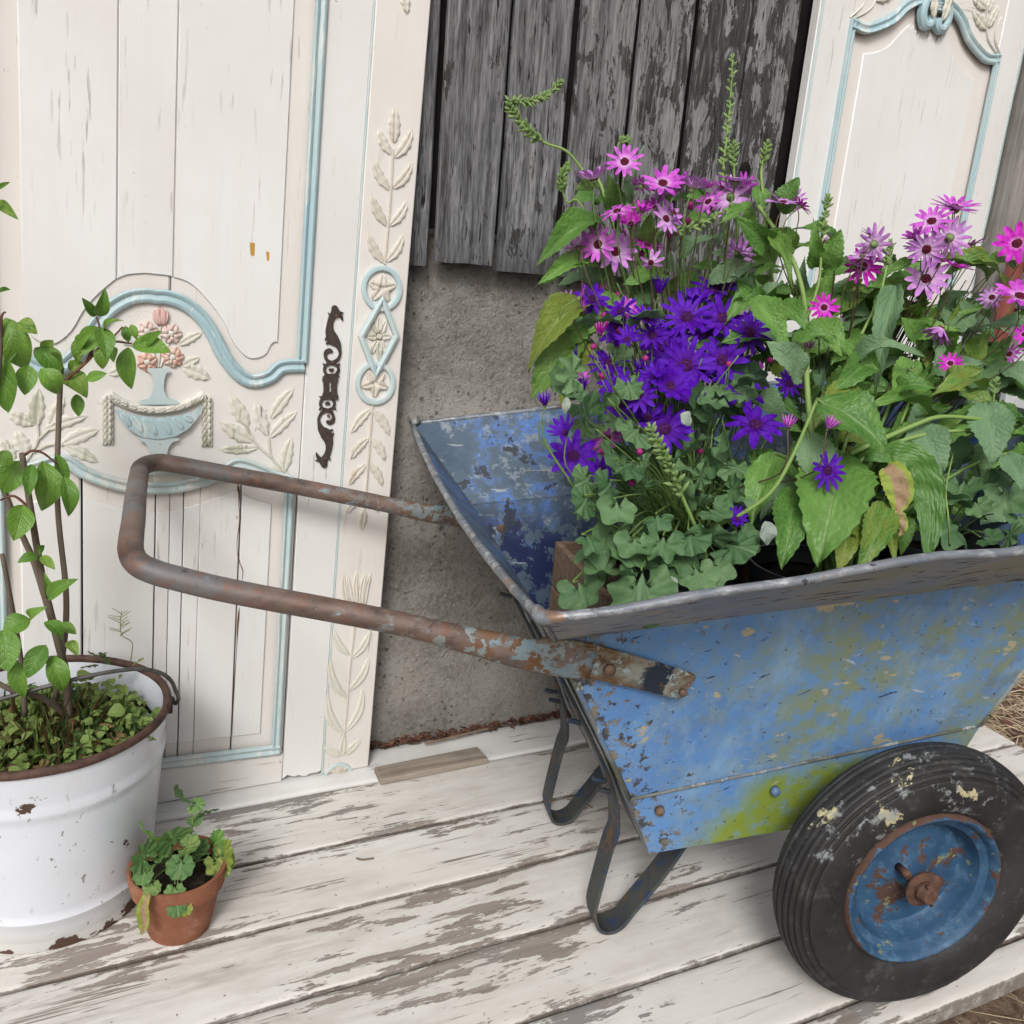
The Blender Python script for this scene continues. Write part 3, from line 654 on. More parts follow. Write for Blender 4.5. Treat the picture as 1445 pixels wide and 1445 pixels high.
Ef(*curtain(mxl+.0006, mxr-.0006, lambda x: interp(af, x), zt, .0012, .020, 60, .001), 'top_rail', MAT['door_rail'])
Ef(*curtain(mxl+.0006, mxr-.0006, lambda x: .001, lambda x: .12, .0012, .020, 6, .001), 'bottom_rail', MAT['door_rail'])
Ef(*curtain(mxl+.0006, mxr-.0006, lambda x: .121, lambda x: interp(af, x)-.001, .009, .019, 60, .001), 'margin_board', MAT['door_pink'])
fr = [E6(*p) for p in [(660, 256), (710, 283), (780, 250), (822, 172), (860, 165), (920, 222), (965, 330), (1000, 430), (1060, 502), (1122, 545)]]
fr = [(C0, fr[0][1])]+fr; fr = catmull([Vector(p) for p in fr], 6); fx = fr[-1].x; ff = sorted([(p.x, p.y) for p in fr]+[(2*C0-p.x, p.y) for p in fr])
Ef(*curtain(2*C0-fx, fx, lambda x: .17, lambda x: interp(ff, x), .0055, .0088, 70, .0022), 'panel_board', MAT['door'])
for x, s in ((mxl, 1), (mxr, 1)):
    MB().sweep([(x, .12), (x, half[-1][1]+.006)], trim(.72)).build('moulding', MAT['blue'], rd, smooth='auto')
for P in (archR, archL): MB().sweep(P, trim(1.0), y0=-.0005).build('arched_moulding', MAT['blue'], rd, smooth='auto')
for x in (X0+.006, X1-.004): MB().sweep([(x, .002), (x, 1.94)], [(-.0045, 0), (-.0035, .002), (.0035, .002), (.0045, 0)]).build('edge_bead', MAT['blue2'], rd, smooth='auto')
# scroll ornament
mb = MB()
for sgn in (-1, 1):
    q = [(C0+sgn*(.004), 1.60), (C0+sgn*.020, 1.585), (C0+sgn*.034, 1.562), (C0+sgn*.037, 1.538), (C0+sgn*.026, 1.520), (C0+sgn*.012, 1.523), (C0+sgn*.009, 1.537)]
    mb.sweep([tuple(p) for p in catmull([Vector(p) for p in q], 6)], [(-.010, 0), (-.009, .010), (-.003, .015), (.003, .015), (.009, .010), (.010, 0)])
so = mb.build('scroll_ornament', MAT['blue'], rd, smooth='auto'); mb = MB()
for sgn in (-1, 1): mb.add(*carved_leaf((C0+sgn*.014, 1.532), (C0+sgn*.026, 1.60), .010, .006, 4, -.014))
mb.build('ornament_leaf', MAT['sage'], so, smooth=True)
for a, b, w in [((1185, 205), (1092, 82), .012), ((1196, 188), (1268, 38), .010), ((1182, 62), (1092, -8), .010), ((1192, 80), (1230, -40), .009)]:
    pa, pb = E6(*a), E6(*b)
    for s in (0, 1):
        if s: pa, pb = (2*C0-pa[0], pa[1]), (2*C0-pb[0], pb[1])
        MB().add(*carved_leaf(pa, pb, w, .005, 4, 0)).build('carved_leaf', MAT['sage'], rd, smooth=True)
for P in ([(1268, 388), (1205, 295), (1186, 205), (1190, 60)], [(1282, 382), (1244, 275), (1262, 170), (1286, 118)]):
    q = [tuple(p) for p in catmull([Vector(E6(*p)) for p in P], 6)]; pr = [(-.002, 0), (0, .003), (.002, 0)]
    [MB().sweep(qq, pr).build('carved_stem', MAT['sage'], rd, smooth='auto') for qq in (q, [(2*C0-x, z) for x, z in q])]

# ================================================================== WHEELBARROW
BA = -.2243; BC = Vector((1.028, .7057, 0))
b_e = Vector((math.cos(BA), math.sin(BA), 0)); b_n = Vector((-math.sin(BA), math.cos(BA), 0))
MBW = Matrix(((b_e.x, b_n.x, 0, BC.x), (b_e.y, b_n.y, 0, BC.y), (0, 0, 1, 0), (0, 0, 0, 1)))
def onT(x, y, t): return onP(x, y, BC+b_n*t, b_n)                 # sight line met with the upright plane t metres inside the near wheel
def rust_mix(g, c, base, amount, sc=28, rustc=((.10, .045, .022), (.21, .105, .055))):
    n = g.noise(c, sc, 8, .7); mask = g.step(g.mth('ADD', n, amount) if not isinstance(amount, float) else n, .56 if not isinstance(amount, float) else amount, .585 if not isinstance(amount, float) else amount+.025)
    rc = g.mix(g.noise(c, sc*4, 5, .7), rustc[0], rustc[1]); return g.mix(mask, base, rc), mask
def m_tray_out():
    g = G('worn_blue_enamel'); c = g.co(); x, y, z = g.sep(c)
    n0 = g.noise(c, 7, 6, .62); n1 = g.noise(c, 40, 6, .7); nb = g.noise(c, 4.2, 3, .5)
    col = g.mix(g.step(n0, .3, .7), (.085, .225, .54), (.135, .315, .63))
    col = g.mix(g.step(n1, .45, .75, 0, .35), col, (.27, .37, .52))
    # algae bloom: hazy green film
    moss = g.mth('MULTIPLY', g.step(g.mth('ADD', nb, g.mth('MULTIPLY', n0, .55)), .55, .78), g.step(x, -.42, -.16, .15, 1)); moss = g.mth('MULTIPLY', moss, g.step(n1, .40, .56, .25, 1))
    col = g.mix(g.mth('MULTIPLY', moss, .95), col, g.mix(n1, (.15, .195, .105), (.245, .30, .185)))
    pale = g.mth('MULTIPLY', g.step(g.noise(g.sc(c, 1, 1, .6), 13, 7, .7), .50, .68), .65); col = g.mix(pale, col, (.24, .40, .60))
    grime = g.mth('MULTIPLY', g.step(g.noise(c, 18, 6, .72), .50, .64), g.step(g.noise(c, 5.5, 3), .40, .62)); col = g.mix(g.mth('MULTIPLY', grime, .5), col, (.105, .14, .19))
    # lime painted patch low on the side, by the wheel
    lx_ = g.mth('ADD', g.mth('SUBTRACT', x, g.mth('MULTIPLY', g.mth('SUBTRACT', z, .24), .5)), g.mth('MULTIPLY', g.mth('SUBTRACT', n0, .5), .09)); lz = g.mth('SUBTRACT', z, g.mth('MULTIPLY', g.mth('ADD', x, .40), .165))
    lime = g.mth('MULTIPLY', g.mth('MULTIPLY', g.step(lx_, -.285, -.225), g.step(x, -.05, -.02, 1, 0)), g.step(g.mth('ADD', lz, g.mth('MULTIPLY', g.mth('SUBTRACT', n0, .5), .05)), .270, .290, 1, 0)); lime = g.mth('MULTIPLY', lime, g.step(n1, .36, .52, .55, 1)); col = g.mix(lime, col, g.mix(n0, (.165, .235, .03), (.25, .33, .05)))
    # chips
    rear = g.mth('ADD', x, g.mth('ADD', .40, g.mth('MULTIPLY', g.mth('SUBTRACT', z, .296), .555)))      # distance from the rear edge
    near_edge = g.step(rear, .0, .13, .15, -.01)
    ch = g.noise(c, 55, 7, .72); chips = g.step(g.mth('ADD', ch, near_edge), .655, .668)
    lowe = g.mth('MULTIPLY', g.step(g.noise(c, 17, 6, .7), .66, .68), 1.0)
    chipc = g.mix(g.step(g.noise(c, 31, 3), .42, .55), (.060, .060, .072), (.23, .20, .155)); col = g.mix(chips, col, chipc)
    tan = g.step(g.noise(g.sc(c, .7, 1, 1.2), 27, 5, .62), .645, .655); col = g.mix(tan, col, (.40, .365, .255))
    # scratches
    wv = g.vm('ADD', c, g.vm('SCALE', g.noise(c, 4, 2, .5, 0, True), None, .06)); wx_, wy_, wz_ = g.sep(wv)
    for q, (sl0, off, f0) in enumerate(((.34, .0, 92), (-.25, 3.0, 84))):      # two runs of fine scratches, one rising and one falling
        v_ = g.comb(g.mth('ADD', g.mth('MULTIPLY', wx_, .16), off), wy_, g.mth('SUBTRACT', wz_, g.mth('MULTIPLY', wx_, sl0)))
        scr = g.mth('MULTIPLY', g.step(g.noise(v_, f0*1.5, 3, .55), .67, .69), g.step(g.noise(g.vm('ADD', c, (off, 1, off)), 12, 3), .50, .56)); col = g.mix(scr, col, (.04, .055, .12) if q == 0 else (.36, .42, .52))
    spk = g.step(g.noise(c, 130, 4, .65), .645, .68); col = g.mix(g.mth('MULTIPLY', spk, .75), col, (.05, .06, .08))
    h = g.mth('ADD', g.mth('MULTIPLY', chips, -1), g.mth('MULTIPLY', n1, .3))
    return g.out(col, g.step(n1, .3, .7, .38, .62), g.bump(h, .45, .001), spec=.45)
MAT['tray_out'] = m_tray_out()
def m_tray_in():
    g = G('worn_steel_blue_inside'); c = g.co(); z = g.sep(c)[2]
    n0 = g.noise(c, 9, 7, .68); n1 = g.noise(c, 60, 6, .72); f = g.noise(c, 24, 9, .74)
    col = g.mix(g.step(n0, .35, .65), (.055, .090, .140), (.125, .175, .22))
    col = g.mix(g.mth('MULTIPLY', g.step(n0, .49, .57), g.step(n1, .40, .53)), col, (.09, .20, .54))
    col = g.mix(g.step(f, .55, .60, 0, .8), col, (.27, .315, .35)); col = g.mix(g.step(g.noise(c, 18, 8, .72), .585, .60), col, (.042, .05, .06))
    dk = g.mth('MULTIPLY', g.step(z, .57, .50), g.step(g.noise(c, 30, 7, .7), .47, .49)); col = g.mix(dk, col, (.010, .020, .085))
    s1 = g.step(g.noise(g.sc(c, .12, 1, 1), 90, 3, .5), .70, .72, 0, .6); col = g.mix(s1, col, (.45, .48, .5))
    return g.out(col, .45, g.bump(f, .3, .001), spec=.5)
MAT['tray_in'] = m_tray_in()
def m_lip():
    g = G('scuffed_grey_steel'); c = g.co(); f = g.noise(g.sc(c, .5, 1, 1), 70, 8, .7); n = g.noise(g.sc(c, .4, 1, 1), 14, 6, .65)
    col = g.mix(g.step(n, .35, .65), (.11, .13, .16), (.27, .29, .315)); col = g.mix(g.step(f, .50, .66, 0, .9), col, (.50, .52, .54))
    col = g.mix(g.step(g.noise(c, 20, 8, .72), .60, .62), col, (.26, .165, .115)); col = g.mix(g.step(g.noise(c, 48, 6, .7), .635, .65), col, (.05, .055, .07))
    col = g.mix(g.step(g.noise(g.sc(c, .5, 1, 1), 30, 6, .6), .64, .67), col, (.19, .27, .46))
    return g.out(col, .42, g.bump(f, .5, .0015), metal=.25, spec=.5)
MAT['lip'] = m_lip()
def m_lip_under():
    g = G('lip_grey_blue'); c = g.co(); f = g.noise(g.sc(c, .4, 1, 1), 34, 8, .7); n = g.noise(c, 8, 4, .6); x = g.sep(c)[0]
    col = g.mix(g.step(n, .35, .65), (.23, .28, .37), (.34, .37, .40)); col = g.mix(g.step(g.mth('ADD', n, g.step(x, -.4, .1, -.15, .15)), .48, .66, 0, .8), col, (.29, .29, .18))
    col = g.mix(g.step(f, .575, .59), col, (.40, .35, .265)); col = g.mix(g.step(g.noise(g.sc(c, .3, 1, 1), 60, 6, .65), .585, .61), col, (.06, .055, .06))
    return g.out(col, .55, g.bump(f, .4, .001), spec=.4)
MAT['lip_under'] = m_lip_under()
def m_rear():
    g = G('grimy_rear_steel'); c = g.co(); f = g.noise(g.sc(c, 1, 1, .4), 40, 8, .72); n = g.noise(c, 12, 5)
    col = g.mix(g.step(n, .35, .65), (.10, .105, .105), (.21, .22, .215)); col = g.mix(g.step(f, .54, .58), col, (.40, .41, .39)); col = g.mix(g.step(g.noise(g.vm('ADD', c, (4, 4, 4)), 22, 6, .7), .55, .58), col, (.13, .20, .33)); col = g.mix(g.step(g.noise(c, 9, 3), .52, .62, 0, .7), col, (.075, .080, .045))
    return g.out(col, .6, g.bump(f, .4, .001), spec=.4)
MAT['rear'] = m_rear()
def m_strap():
    g = G('rusty_painted_strap'); c = g.co(); f = g.noise(c, 34, 8, .72); n = g.noise(c, 11, 4)
    col = g.mix(g.step(n, .4, .6), (.032, .038, .048), (.060, .066, .058)); col = g.mix(g.step(f, .56, .58), col, (.022, .045, .10)); col = g.mix(g.step(g.noise(c, 26, 7, .7), .57, .60), col, (.105, .062, .038))
    return g.out(col, .6, g.bump(f, .5, .001), spec=.4)
MAT['strap'] = m_strap()
def m_pipe():
    g = G('rusted_pipe'); c = g.co(); x = g.sep(c)[0]; f = g.noise(c, 60, 8, .72); n = g.noise(g.sc(c, .5, 1, 1), 16, 6, .65)
    col = g.mix(g.step(n, .38, .60), (.085, .058, .048), (.205, .15, .125)); col = g.mix(g.mth('MULTIPLY', g.step(g.noise(g.sc(c, .35, 1, 1), 11, 5, .65), .48, .60), .7), col, (.155, .165, .175)); col = g.mix(g.step(f, .50, .66, 0, .75), col, (.205, .098, .062)); col = g.mix(g.step(f, .28, .42, .8, 0), col, (.045, .033, .030))
    wear = g.mth('ADD', g.noise(g.sc(c, .5, 1, 1), 20, 7, .7), g.step(x, -1.0, -.55, -.06, .12)); col = g.mix(g.step(wear, .60, .64), col, g.mix(g.noise(c, 30, 3), (.14, .21, .26), (.28, .37, .40)))
    col = g.mix(g.mth('MULTIPLY', g.step(g.noise(c, 30, 8, .72), .50, .53), g.step(x, -.74, -.60)), col, (.16, .085, .04)); col = g.mix(g.mth('MULTIPLY', g.step(g.noise(g.vm('ADD', c, (2, 2, 2)), 34, 8, .72), .55, .57), g.step(x, -.80, -.62)), col, (.25, .31, .32))
    spk = g.step(g.noise(c, 160, 3), .72, .75); col = g.mix(g.mth('MULTIPLY', spk, .6), col, (.42, .36, .31))
    return g.out(col, .55, g.bump(f, .7, .0012), metal=.15, spec=.4)
MAT['pipe'] = m_pipe()
def m_bracket():
    g = G('rust_streaked_bracket'); c = g.co(); f = g.noise(c, 38, 8, .72); n = g.noise(g.sc(c, .6, 1, 1), 17, 7, .7)
    col = g.mix(g.step(n, .44, .58), (.14, .085, .045), (.26, .28, .25)); col = g.mix(g.step(f, .55, .60), col, (.33, .44, .47)); x = g.sep(c)[0]
    col = g.mix(g.mth('MULTIPLY', g.step(g.noise(c, 30, 8, .7), .48, .50), g.mth('MULTIPLY', g.step(x, -.445, -.425), g.step(x, -.385, -.375, 1, 0))), col, (.018, .03, .05))
    col = g.mix(g.step(g.noise(c, 46, 6, .7), .59, .62), col, (.105, .06, .03))
    return g.out(col, .6, g.bump(f, .6, .001), spec=.35)
MAT['bracket'] = m_bracket()
def m_tyre():
    g = G('old_rubber'); c = g.co(); x, y, z = g.sep(c); n = g.noise(c, 10, 6, .65); f = g.noise(c, 90, 5, .7)
    col = g.mix(g.step(n, .35, .7), (.016, .016, .017), (.040, .039, .038)); col = g.mix(g.step(g.noise(c, 26, 7, .7), .56, .70, 0, .5), col, (.105, .105, .103))
    # splashes of old paint on the upper left shoulder
    zone = g.mth('MULTIPLY', g.step(z, .02, .07), g.step(x, .10, .06)); zone = g.mth('MULTIPLY', zone, g.step(y, .012, -.004))
    b1 = g.noise(c, 21, 5, .6); s1 = g.mth('MULTIPLY', g.step(b1, .615, .625), zone); col = g.mix(g.mth('MULTIPLY', s1, g.step(f, .40, .47)), col, (.47, .43, .26))
    b2 = g.noise(g.vm('ADD', c, (3, 1, 2)), 33, 6, .7); s2 = g.mth('MULTIPLY', g.step(b2, .56, .60, 0, .75), zone); col = g.mix(g.mth('MULTIPLY', s2, g.step(f, .42, .52)), col, (.28, .31, .32))
    sc_ = g.mth('MULTIPLY', g.step(g.noise(g.sc(c, 1, .3, 1), 120, 3), .66, .70), g.step(n, .45, .6)); col = g.mix(g.mth('MULTIPLY', sc_, .5), col, (.20, .19, .17))
    return g.out(col, g.step(f, .3, .7, .50, .72), g.bump(g.mth('ADD', f, g.mth('MULTIPLY', n, .6)), .4, .0012), spec=.4)
MAT['tyre'] = m_tyre()
def m_rim():
    g = G('rusting_blue_rim'); c = g.co(); n = g.noise(c, 16, 6, .65); f = g.noise(c, 60, 6, .7); r = g.vm('LENGTH', g.sc(c, 1, 0, 1))
    col = g.mix(g.step(n, .35, .65), (.017, .058, .125), (.035, .100, .19)); col = g.mix(g.step(f, .52, .7, 0, .45), col, (.14, .25, .36))
    am = g.mth('ADD', g.noise(c, 24, 8, .7), g.step(r, .1125, .1185, -.03, .16)); am = g.mth('ADD', am, g.step(r, .040, .075, .085, 0))
    ru = g.step(am, .57, .585); col = g.mix(ru, col, g.mix(f, (.050, .026, .020), (.125, .066, .046)))
    col = g.mix(g.step(g.noise(c, 34, 7, .7), .62, .65), col, (.20, .22, .12))
    return g.out(col, g.mix(ru, (.58,)*3, (.85,)*3), g.bump(g.mth('ADD', f, ru), .5, .0012), spec=.45)
MAT['rim'] = m_rim()
MAT['hub'] = m_plain('dark_rust', (.105, .055, .038), .75, 70, .5, .6)
MAT['bolt'] = m_plain('rusty_bolt', (.135, .085, .06), .65, 90, .5, .5)
MAT['bluebolt'] = m_plain('painted_bolt', (.10, .17, .30), .5, 90, .4, .4)

bar = thing('wheelbarrow', 'battered blue two-wheeled barrow with rusty pipe handle, filled with potted flowers', 'wheelbarrow', mat=MBW)
MID = .3125
# outline of the tray at four levels: [rear near, rear far, front far, front near] as (s, t, z)
zK = lambda s: .192+.107*(s+.345); zC = lambda s: .296+.165*(s+.40); zF = lambda s: .561+.115*(s+.548); zR = lambda s: .672+.150*(s+.622)
LV = {}
for nm, z, s0, s1, t0, t1 in (('K', zK, -.352, .100, .100, .525), ('C', zC, -.400, .142, .085, .540), ('F', zF, -.547, .215, .025, .602), ('R', zR, -.622, .300, -.165, .735)):
    LV[nm] = [Vector((s0, t0, z(s0))), Vector((s0-(.020 if nm == 'R' else 0), t1, z(s0)+(.006 if nm == 'R' else 0))), Vector((s1, t1, z(s1)+(.01 if nm == 'R' else 0))), Vector((s1, t0, z(s1)))]
def bow(nm, i, j, u):
    """a point u of the way from corner i to corner j on a level, with the dents of long use"""
    p = LV[nm][i].lerp(LV[nm][j], u); k = math.sin(math.pi*u)
    if nm == 'R':
        if (i, j) == (0, 1): p = p+Vector((-.004, 0, -.024))*k**.8
        if (i, j) == (3, 0): p = p+Vector((0, -.006, 0))*k+Vector((0, 0, .004*mnoise.noise(Vector((u*7, 1, 3)))+.0045*math.exp(-((u-.56)/.06)**2)-.004*math.exp(-((u-.45)/.05)**2)))
    if nm == 'F' and (i, j) == (3, 0): p = p+Vector((0, .004, 0))*k
    return p
def wall(a, b, i, j, nu=34, nv=8, off=0.0, dent=.0022, sd=0):
    v = []; f = []
    for q in range(nv+1):
        for k in range(nu+1):
            u = k/nu; p = bow(a, i, j, u).lerp(bow(b, i, j, u), q/nv)
            e = min(1, 6*min(u, 1-u))*min(1, 3*min(q/nv, 1-q/nv)+.15)
            n = Vector((0, 1, 0)) if (i, j) in ((3, 0), (1, 2)) else Vector((1, 0, 0))
            p = p+n*(dent*e*(mnoise.noise(p*9+Vector((sd, 0, 0)))*1.2+mnoise.noise(p*25)*.35))
            v.append(p)
    for q in range(nv):
        for k in range(nu): a_ = q*(nu+1)+k; f.append((a_, a_+1, a_+nu+2, a_+nu+1))
    return v, f
def shell(name, pieces, mo, mi, th=.0025, inward=None):
    """sheet-metal panel: outer skin, inner skin, closed edges"""
    mb = MB()
    for v, f in pieces: mb.add(v, f)
    m = mesh(name, mb.v, mb.f, True); bm = bmesh.new(); bm.from_mesh(m); bmesh.ops.remove_doubles(bm, verts=bm.verts, dist=.0004); bmesh.ops.recalc_face_normals(bm, faces=bm.faces)
    c = Vector((-.15, MID, .55)); s = sum((f.normal.dot(f.calc_center_median()-c) for f in bm.faces))
    if s < 0: bmesh.ops.reverse_faces(bm, faces=bm.faces)
    bm.to_mesh(m); bm.free()
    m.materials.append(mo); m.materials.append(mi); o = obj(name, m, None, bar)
    sm = o.modifiers.new('thickness', 'SOLIDIFY'); sm.thickness = th; sm.offset = -1; sm.material_offset = 1; sm.material_offset_rim = 0; es = o.modifiers.new('edges', 'EDGE_SPLIT'); es.split_angle = R(32)
    m.polygons.foreach_set('use_smooth', [True]*len(m.polygons)); m.set_sharp_from_angle(angle=R(24)); return o
for (i, j), nm in (((3, 0), 'near'), ((1, 2), 'far')):
    shell('side_panel', [wall('C', 'F', i, j, 40, 10, sd=3)], MAT['tray_out'], MAT['tray_in'])
    shell('side_lip', [wall('F', 'R', i, j, 40, 5, dent=.0012)], MAT['lip_under'], MAT['tray_in'])
    shell('skirt', [wall('K', 'C', i, j, 30, 3, dent=.0012)], MAT['tray_out'], MAT['tray_in'])
shell('rear_panel', [wall('C', 'F', 0, 1, 24, 8, sd=5), wall('F', 'R', 0, 1, 24, 5)], MAT['rear'], MAT['tray_in'])
shell('front_panel', [wall('C', 'F', 2, 3, 24, 8, sd=6), wall('F', 'R', 2, 3, 24, 5)], MAT['tray_out'], MAT['tray_in'])
shell('skirt', [wall('K', 'C', 0, 1, 16, 2)], MAT['rear'], MAT['tray_in']); shell('skirt', [wall('K', 'C', 2, 3, 16, 2)], MAT['tray_out'], MAT['tray_in'])
fl_z = lambda s: zC(s)-.012
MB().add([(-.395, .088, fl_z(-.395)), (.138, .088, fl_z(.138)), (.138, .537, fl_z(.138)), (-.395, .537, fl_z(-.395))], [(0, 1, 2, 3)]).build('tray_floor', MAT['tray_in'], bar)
# seam welds and folded edges
def edge(name, P, r, m, n=8): return MB().tube(P, r, n).build(name, m, bar, smooth=True)
for (i, j) in ((0, 1), (3, 0), (1, 2), (2, 3)):
    P = [bow('R', i, j, k/36)+Vector((0, 0, .001)) for k in range(37)]
    edge('rolled_rim', P, [.0052+.0009*mnoise.noise(p*45) for p in P], MAT['lip'], 10)
for i in range(4):
    P = [LV['C'][i].lerp(LV['F'][i], k/6) for k in range(7)]+[LV['F'][i].lerp(LV['R'][i], k/5) for k in range(1, 6)]
    edge('corner_seam', P, .0034, MAT['rear'] if i < 2 else MAT['lip_under'])
edge('crease_weld', [bow('C', 3, 0, k/20)+Vector((0, -.0012, -.001)) for k in range(21)], .0024, MAT['rear'])
# corner cap where the rim folds meet
c = LV['R'][0]; MB().tube([c+Vector((.016, .004, .0005)), c+Vector((.002, .002, .001)), c+Vector((0, .022, 0))], .0072, 10).build('rim_corner', MAT['lip'], bar, smooth=True)
c = LV['R'][1]; MB().tube([c+Vector((-.004, -.012, .006)), c+Vector((.010, -.004, .008))], .007, 8).build('rim_plug', MAT['rear'], bar, smooth=True)
# handle
PR = .0139
nearP = [(-.500, .020, .532), (-.575, .018, .547), (-.668, .030, .567), (-.750, .040, .585), (-.912, .056, .614), (-.974, .060, .629)]
bend = [(-1.000, .064, .636), (-1.017, .073, .642), (-1.027, .095, .648), (-1.034, .14, .650), (-1.043, .21, .650), (-1.062, .34, .643), (-1.079, .47, .637), (-1.083, .510, .637), (-1.080, .535, .637), (-1.070, .551, .637), (-1.050, .560, .635)]
farP = [(-.977, .566, .621), (-.852, .575, .597), (-.721, .583, .570), (-.637, .590, .551), (-.560, .602, .537), (-.515, .612, .529)]
P = catmull([Vector(p) for p in nearP+bend+farP], 5)
fl_ = [max(0, min(1, (p.x+.70)/.14)) for p in P]
MB().tube(P, PR, 18, flat=[(1-.62*q, 1+.55*q) for q in fl_]).build('handle', MAT['pipe'], bar, smooth=True)
def bracket(t_a, t_b, sgn):
    Q = [(-.575, .566), (-.555, .571), (-.50, .560), (-.43, .5365), (-.362, .5115), (-.3565, .507), (-.3685, .4745), (-.375, .4725), (-.43, .490), (-.50, .510), (-.555, .528), (-.575, .532)]
    n = len(Q); v = []
    for (s, z) in Q:
        w = .025+.06*max(0, (.561-z)/.265); a = w-.0035 if sgn > 0 else 2*MID-w+.0035; o = -.0075 if sgn > 0 else .0075
        v += [(s, a, z), (s, a+o, z)]
    f = [tuple(range(0, 2*n, 2)), tuple(range(2*n-1, 0, -2))]+[(2*i, 2*((i+1) % n), 2*((i+1) % n)+1, 2*i+1) for i in range(n)]
    o = MB().add(v, f).build('handle_bracket', MAT['bracket'], bar); b = o.modifiers.new('soft', 'BEVEL'); b.width = .002; b.segments = 2
    return o
def bolt(p, r, h, m, par, sgn=-1, n=10):
    return MB().lathe([(.0001, sgn*h), (r*.7, sgn*h*.97), (r*.95, sgn*h*.6), (r, 0)], n, p, 'y').build('bolt', m, par, smooth=True)
for sgn, t in ((1, .022), (-1, 2*MID-.022)):
    o = bracket(0, 0, sgn)
    for s, z in ((-.478, .5255), (-.378, .492)): bolt((s, t+sgn*.002-(sgn*.006), z), .0082 if s < -.4 else .0055, .006, MAT['bolt'], o, -sgn)
# inside head of the far handle bolt, with its washer
o = MB().lathe([(.0001, -.012), (.006, -.0115), (.0085, -.008), (.0085, -.003), (.013, -.003), (.014, 0)], 14, (-.492, .598, .5215), 'y').build('bolt', MAT['bolt'], bar, smooth='auto')
for s, z, r in ((-.352, .272, .0075), (-.178, .292, .0075)): bolt((s, .089, z), r, .009, MAT['bolt'] if s < -.3 else MAT['bluebolt'], bar)
# legs: bent flat bar, running up the rear wall
def flat_bar(path, w, th, t):
    P = catmull([Vector((p[0], 0, p[1])) for p in path], 6); N = len(P); v = []; f = []
    for i, p in enumerate(P):
        d = (P[min(i+1, N-1)]-P[max(i-1, 0)]).normalized(); nn = Vector((-d.z, 0, d.x))*th*.5
        for a, b in ((1, 1), (1, -1), (-1, -1), (-1, 1)): v.append(p+nn*a+Vector((0, t+b*w*.5, 0)))
    for i in range(N-1):
        for k in range(4): f.append((i*4+k, i*4+(k+1) % 4, i*4+4+(k+1) % 4, i*4+4+k))
    f += [(0, 1, 2, 3), (N*4-4, N*4-3, N*4-2, N*4-1)]
    return v, f
for t in (.180, .455):
    path = [(-.246, zK(-.246)-.002), (-.258, .165), (-.293, .098), (-.334, .036), (-.350, .012), (-.368, .0035), (-.386, .010), (-.396, .034), (-.396, .060), (-.384, .15), (-.377, .185), (-.386, .235), (-.408, .292), (-.46, .388), (-.53, .512)]
    o = MB().add(*flat_bar(path, .042, .0055, t)).build('leg', MAT['strap'], bar, smooth='auto')
    bv = o.modifiers.new('soft', 'BEVEL'); bv.width = .0012; bv.segments = 2; bv.limit_method = 'ANGLE'
    for s, z in ((-.395, .245), (-.404, .264), (-.452, .362), (-.50, .446)):
        MB().tube([(s+.004, t-.004, z), (s-.018, t-.004, z+.006)], .0038, 6).build('bolt', MAT['strap'], o, smooth='auto')
# axle and wheels
AXZ = .2022
MB().tube([(0, -.045, AXZ), (0, 2*MID+.045, AXZ)], .0115, 14).build('axle', MAT['hub'], bar, smooth='auto')
def tyre_prof():
    """(radius, axial) of one section, with ribbed tread"""
    R0, r0, hw_ = .2022, .110, .0415; rc = (R0+r0)/2; hh = (R0-r0)/2; P = []
    K = 150
    for k in range(K+1):
        ph = R(-62)+R(304)*k/K; sx, sy = math.cos(ph), math.sin(ph)
        ax = hw_*math.copysign(abs(sx)**.8, sx); rad = rc+hh*math.copysign(abs(sy)**.8, sy)
        P.append((rad, ax))
    out = []
    for i, (rad, ax) in enumerate(P):
        ph = R(-62)+R(304)*i/K; dr = 0
        if R(14) < ph < R(166): dr = (-.0042, -.0042, -.0008, 0, 0, 0, -.0008)[i % 7]
        nx, ny = math.cos(ph), math.sin(ph); out.append((rad+dr*ny, ax+dr*nx*.7))
    return out
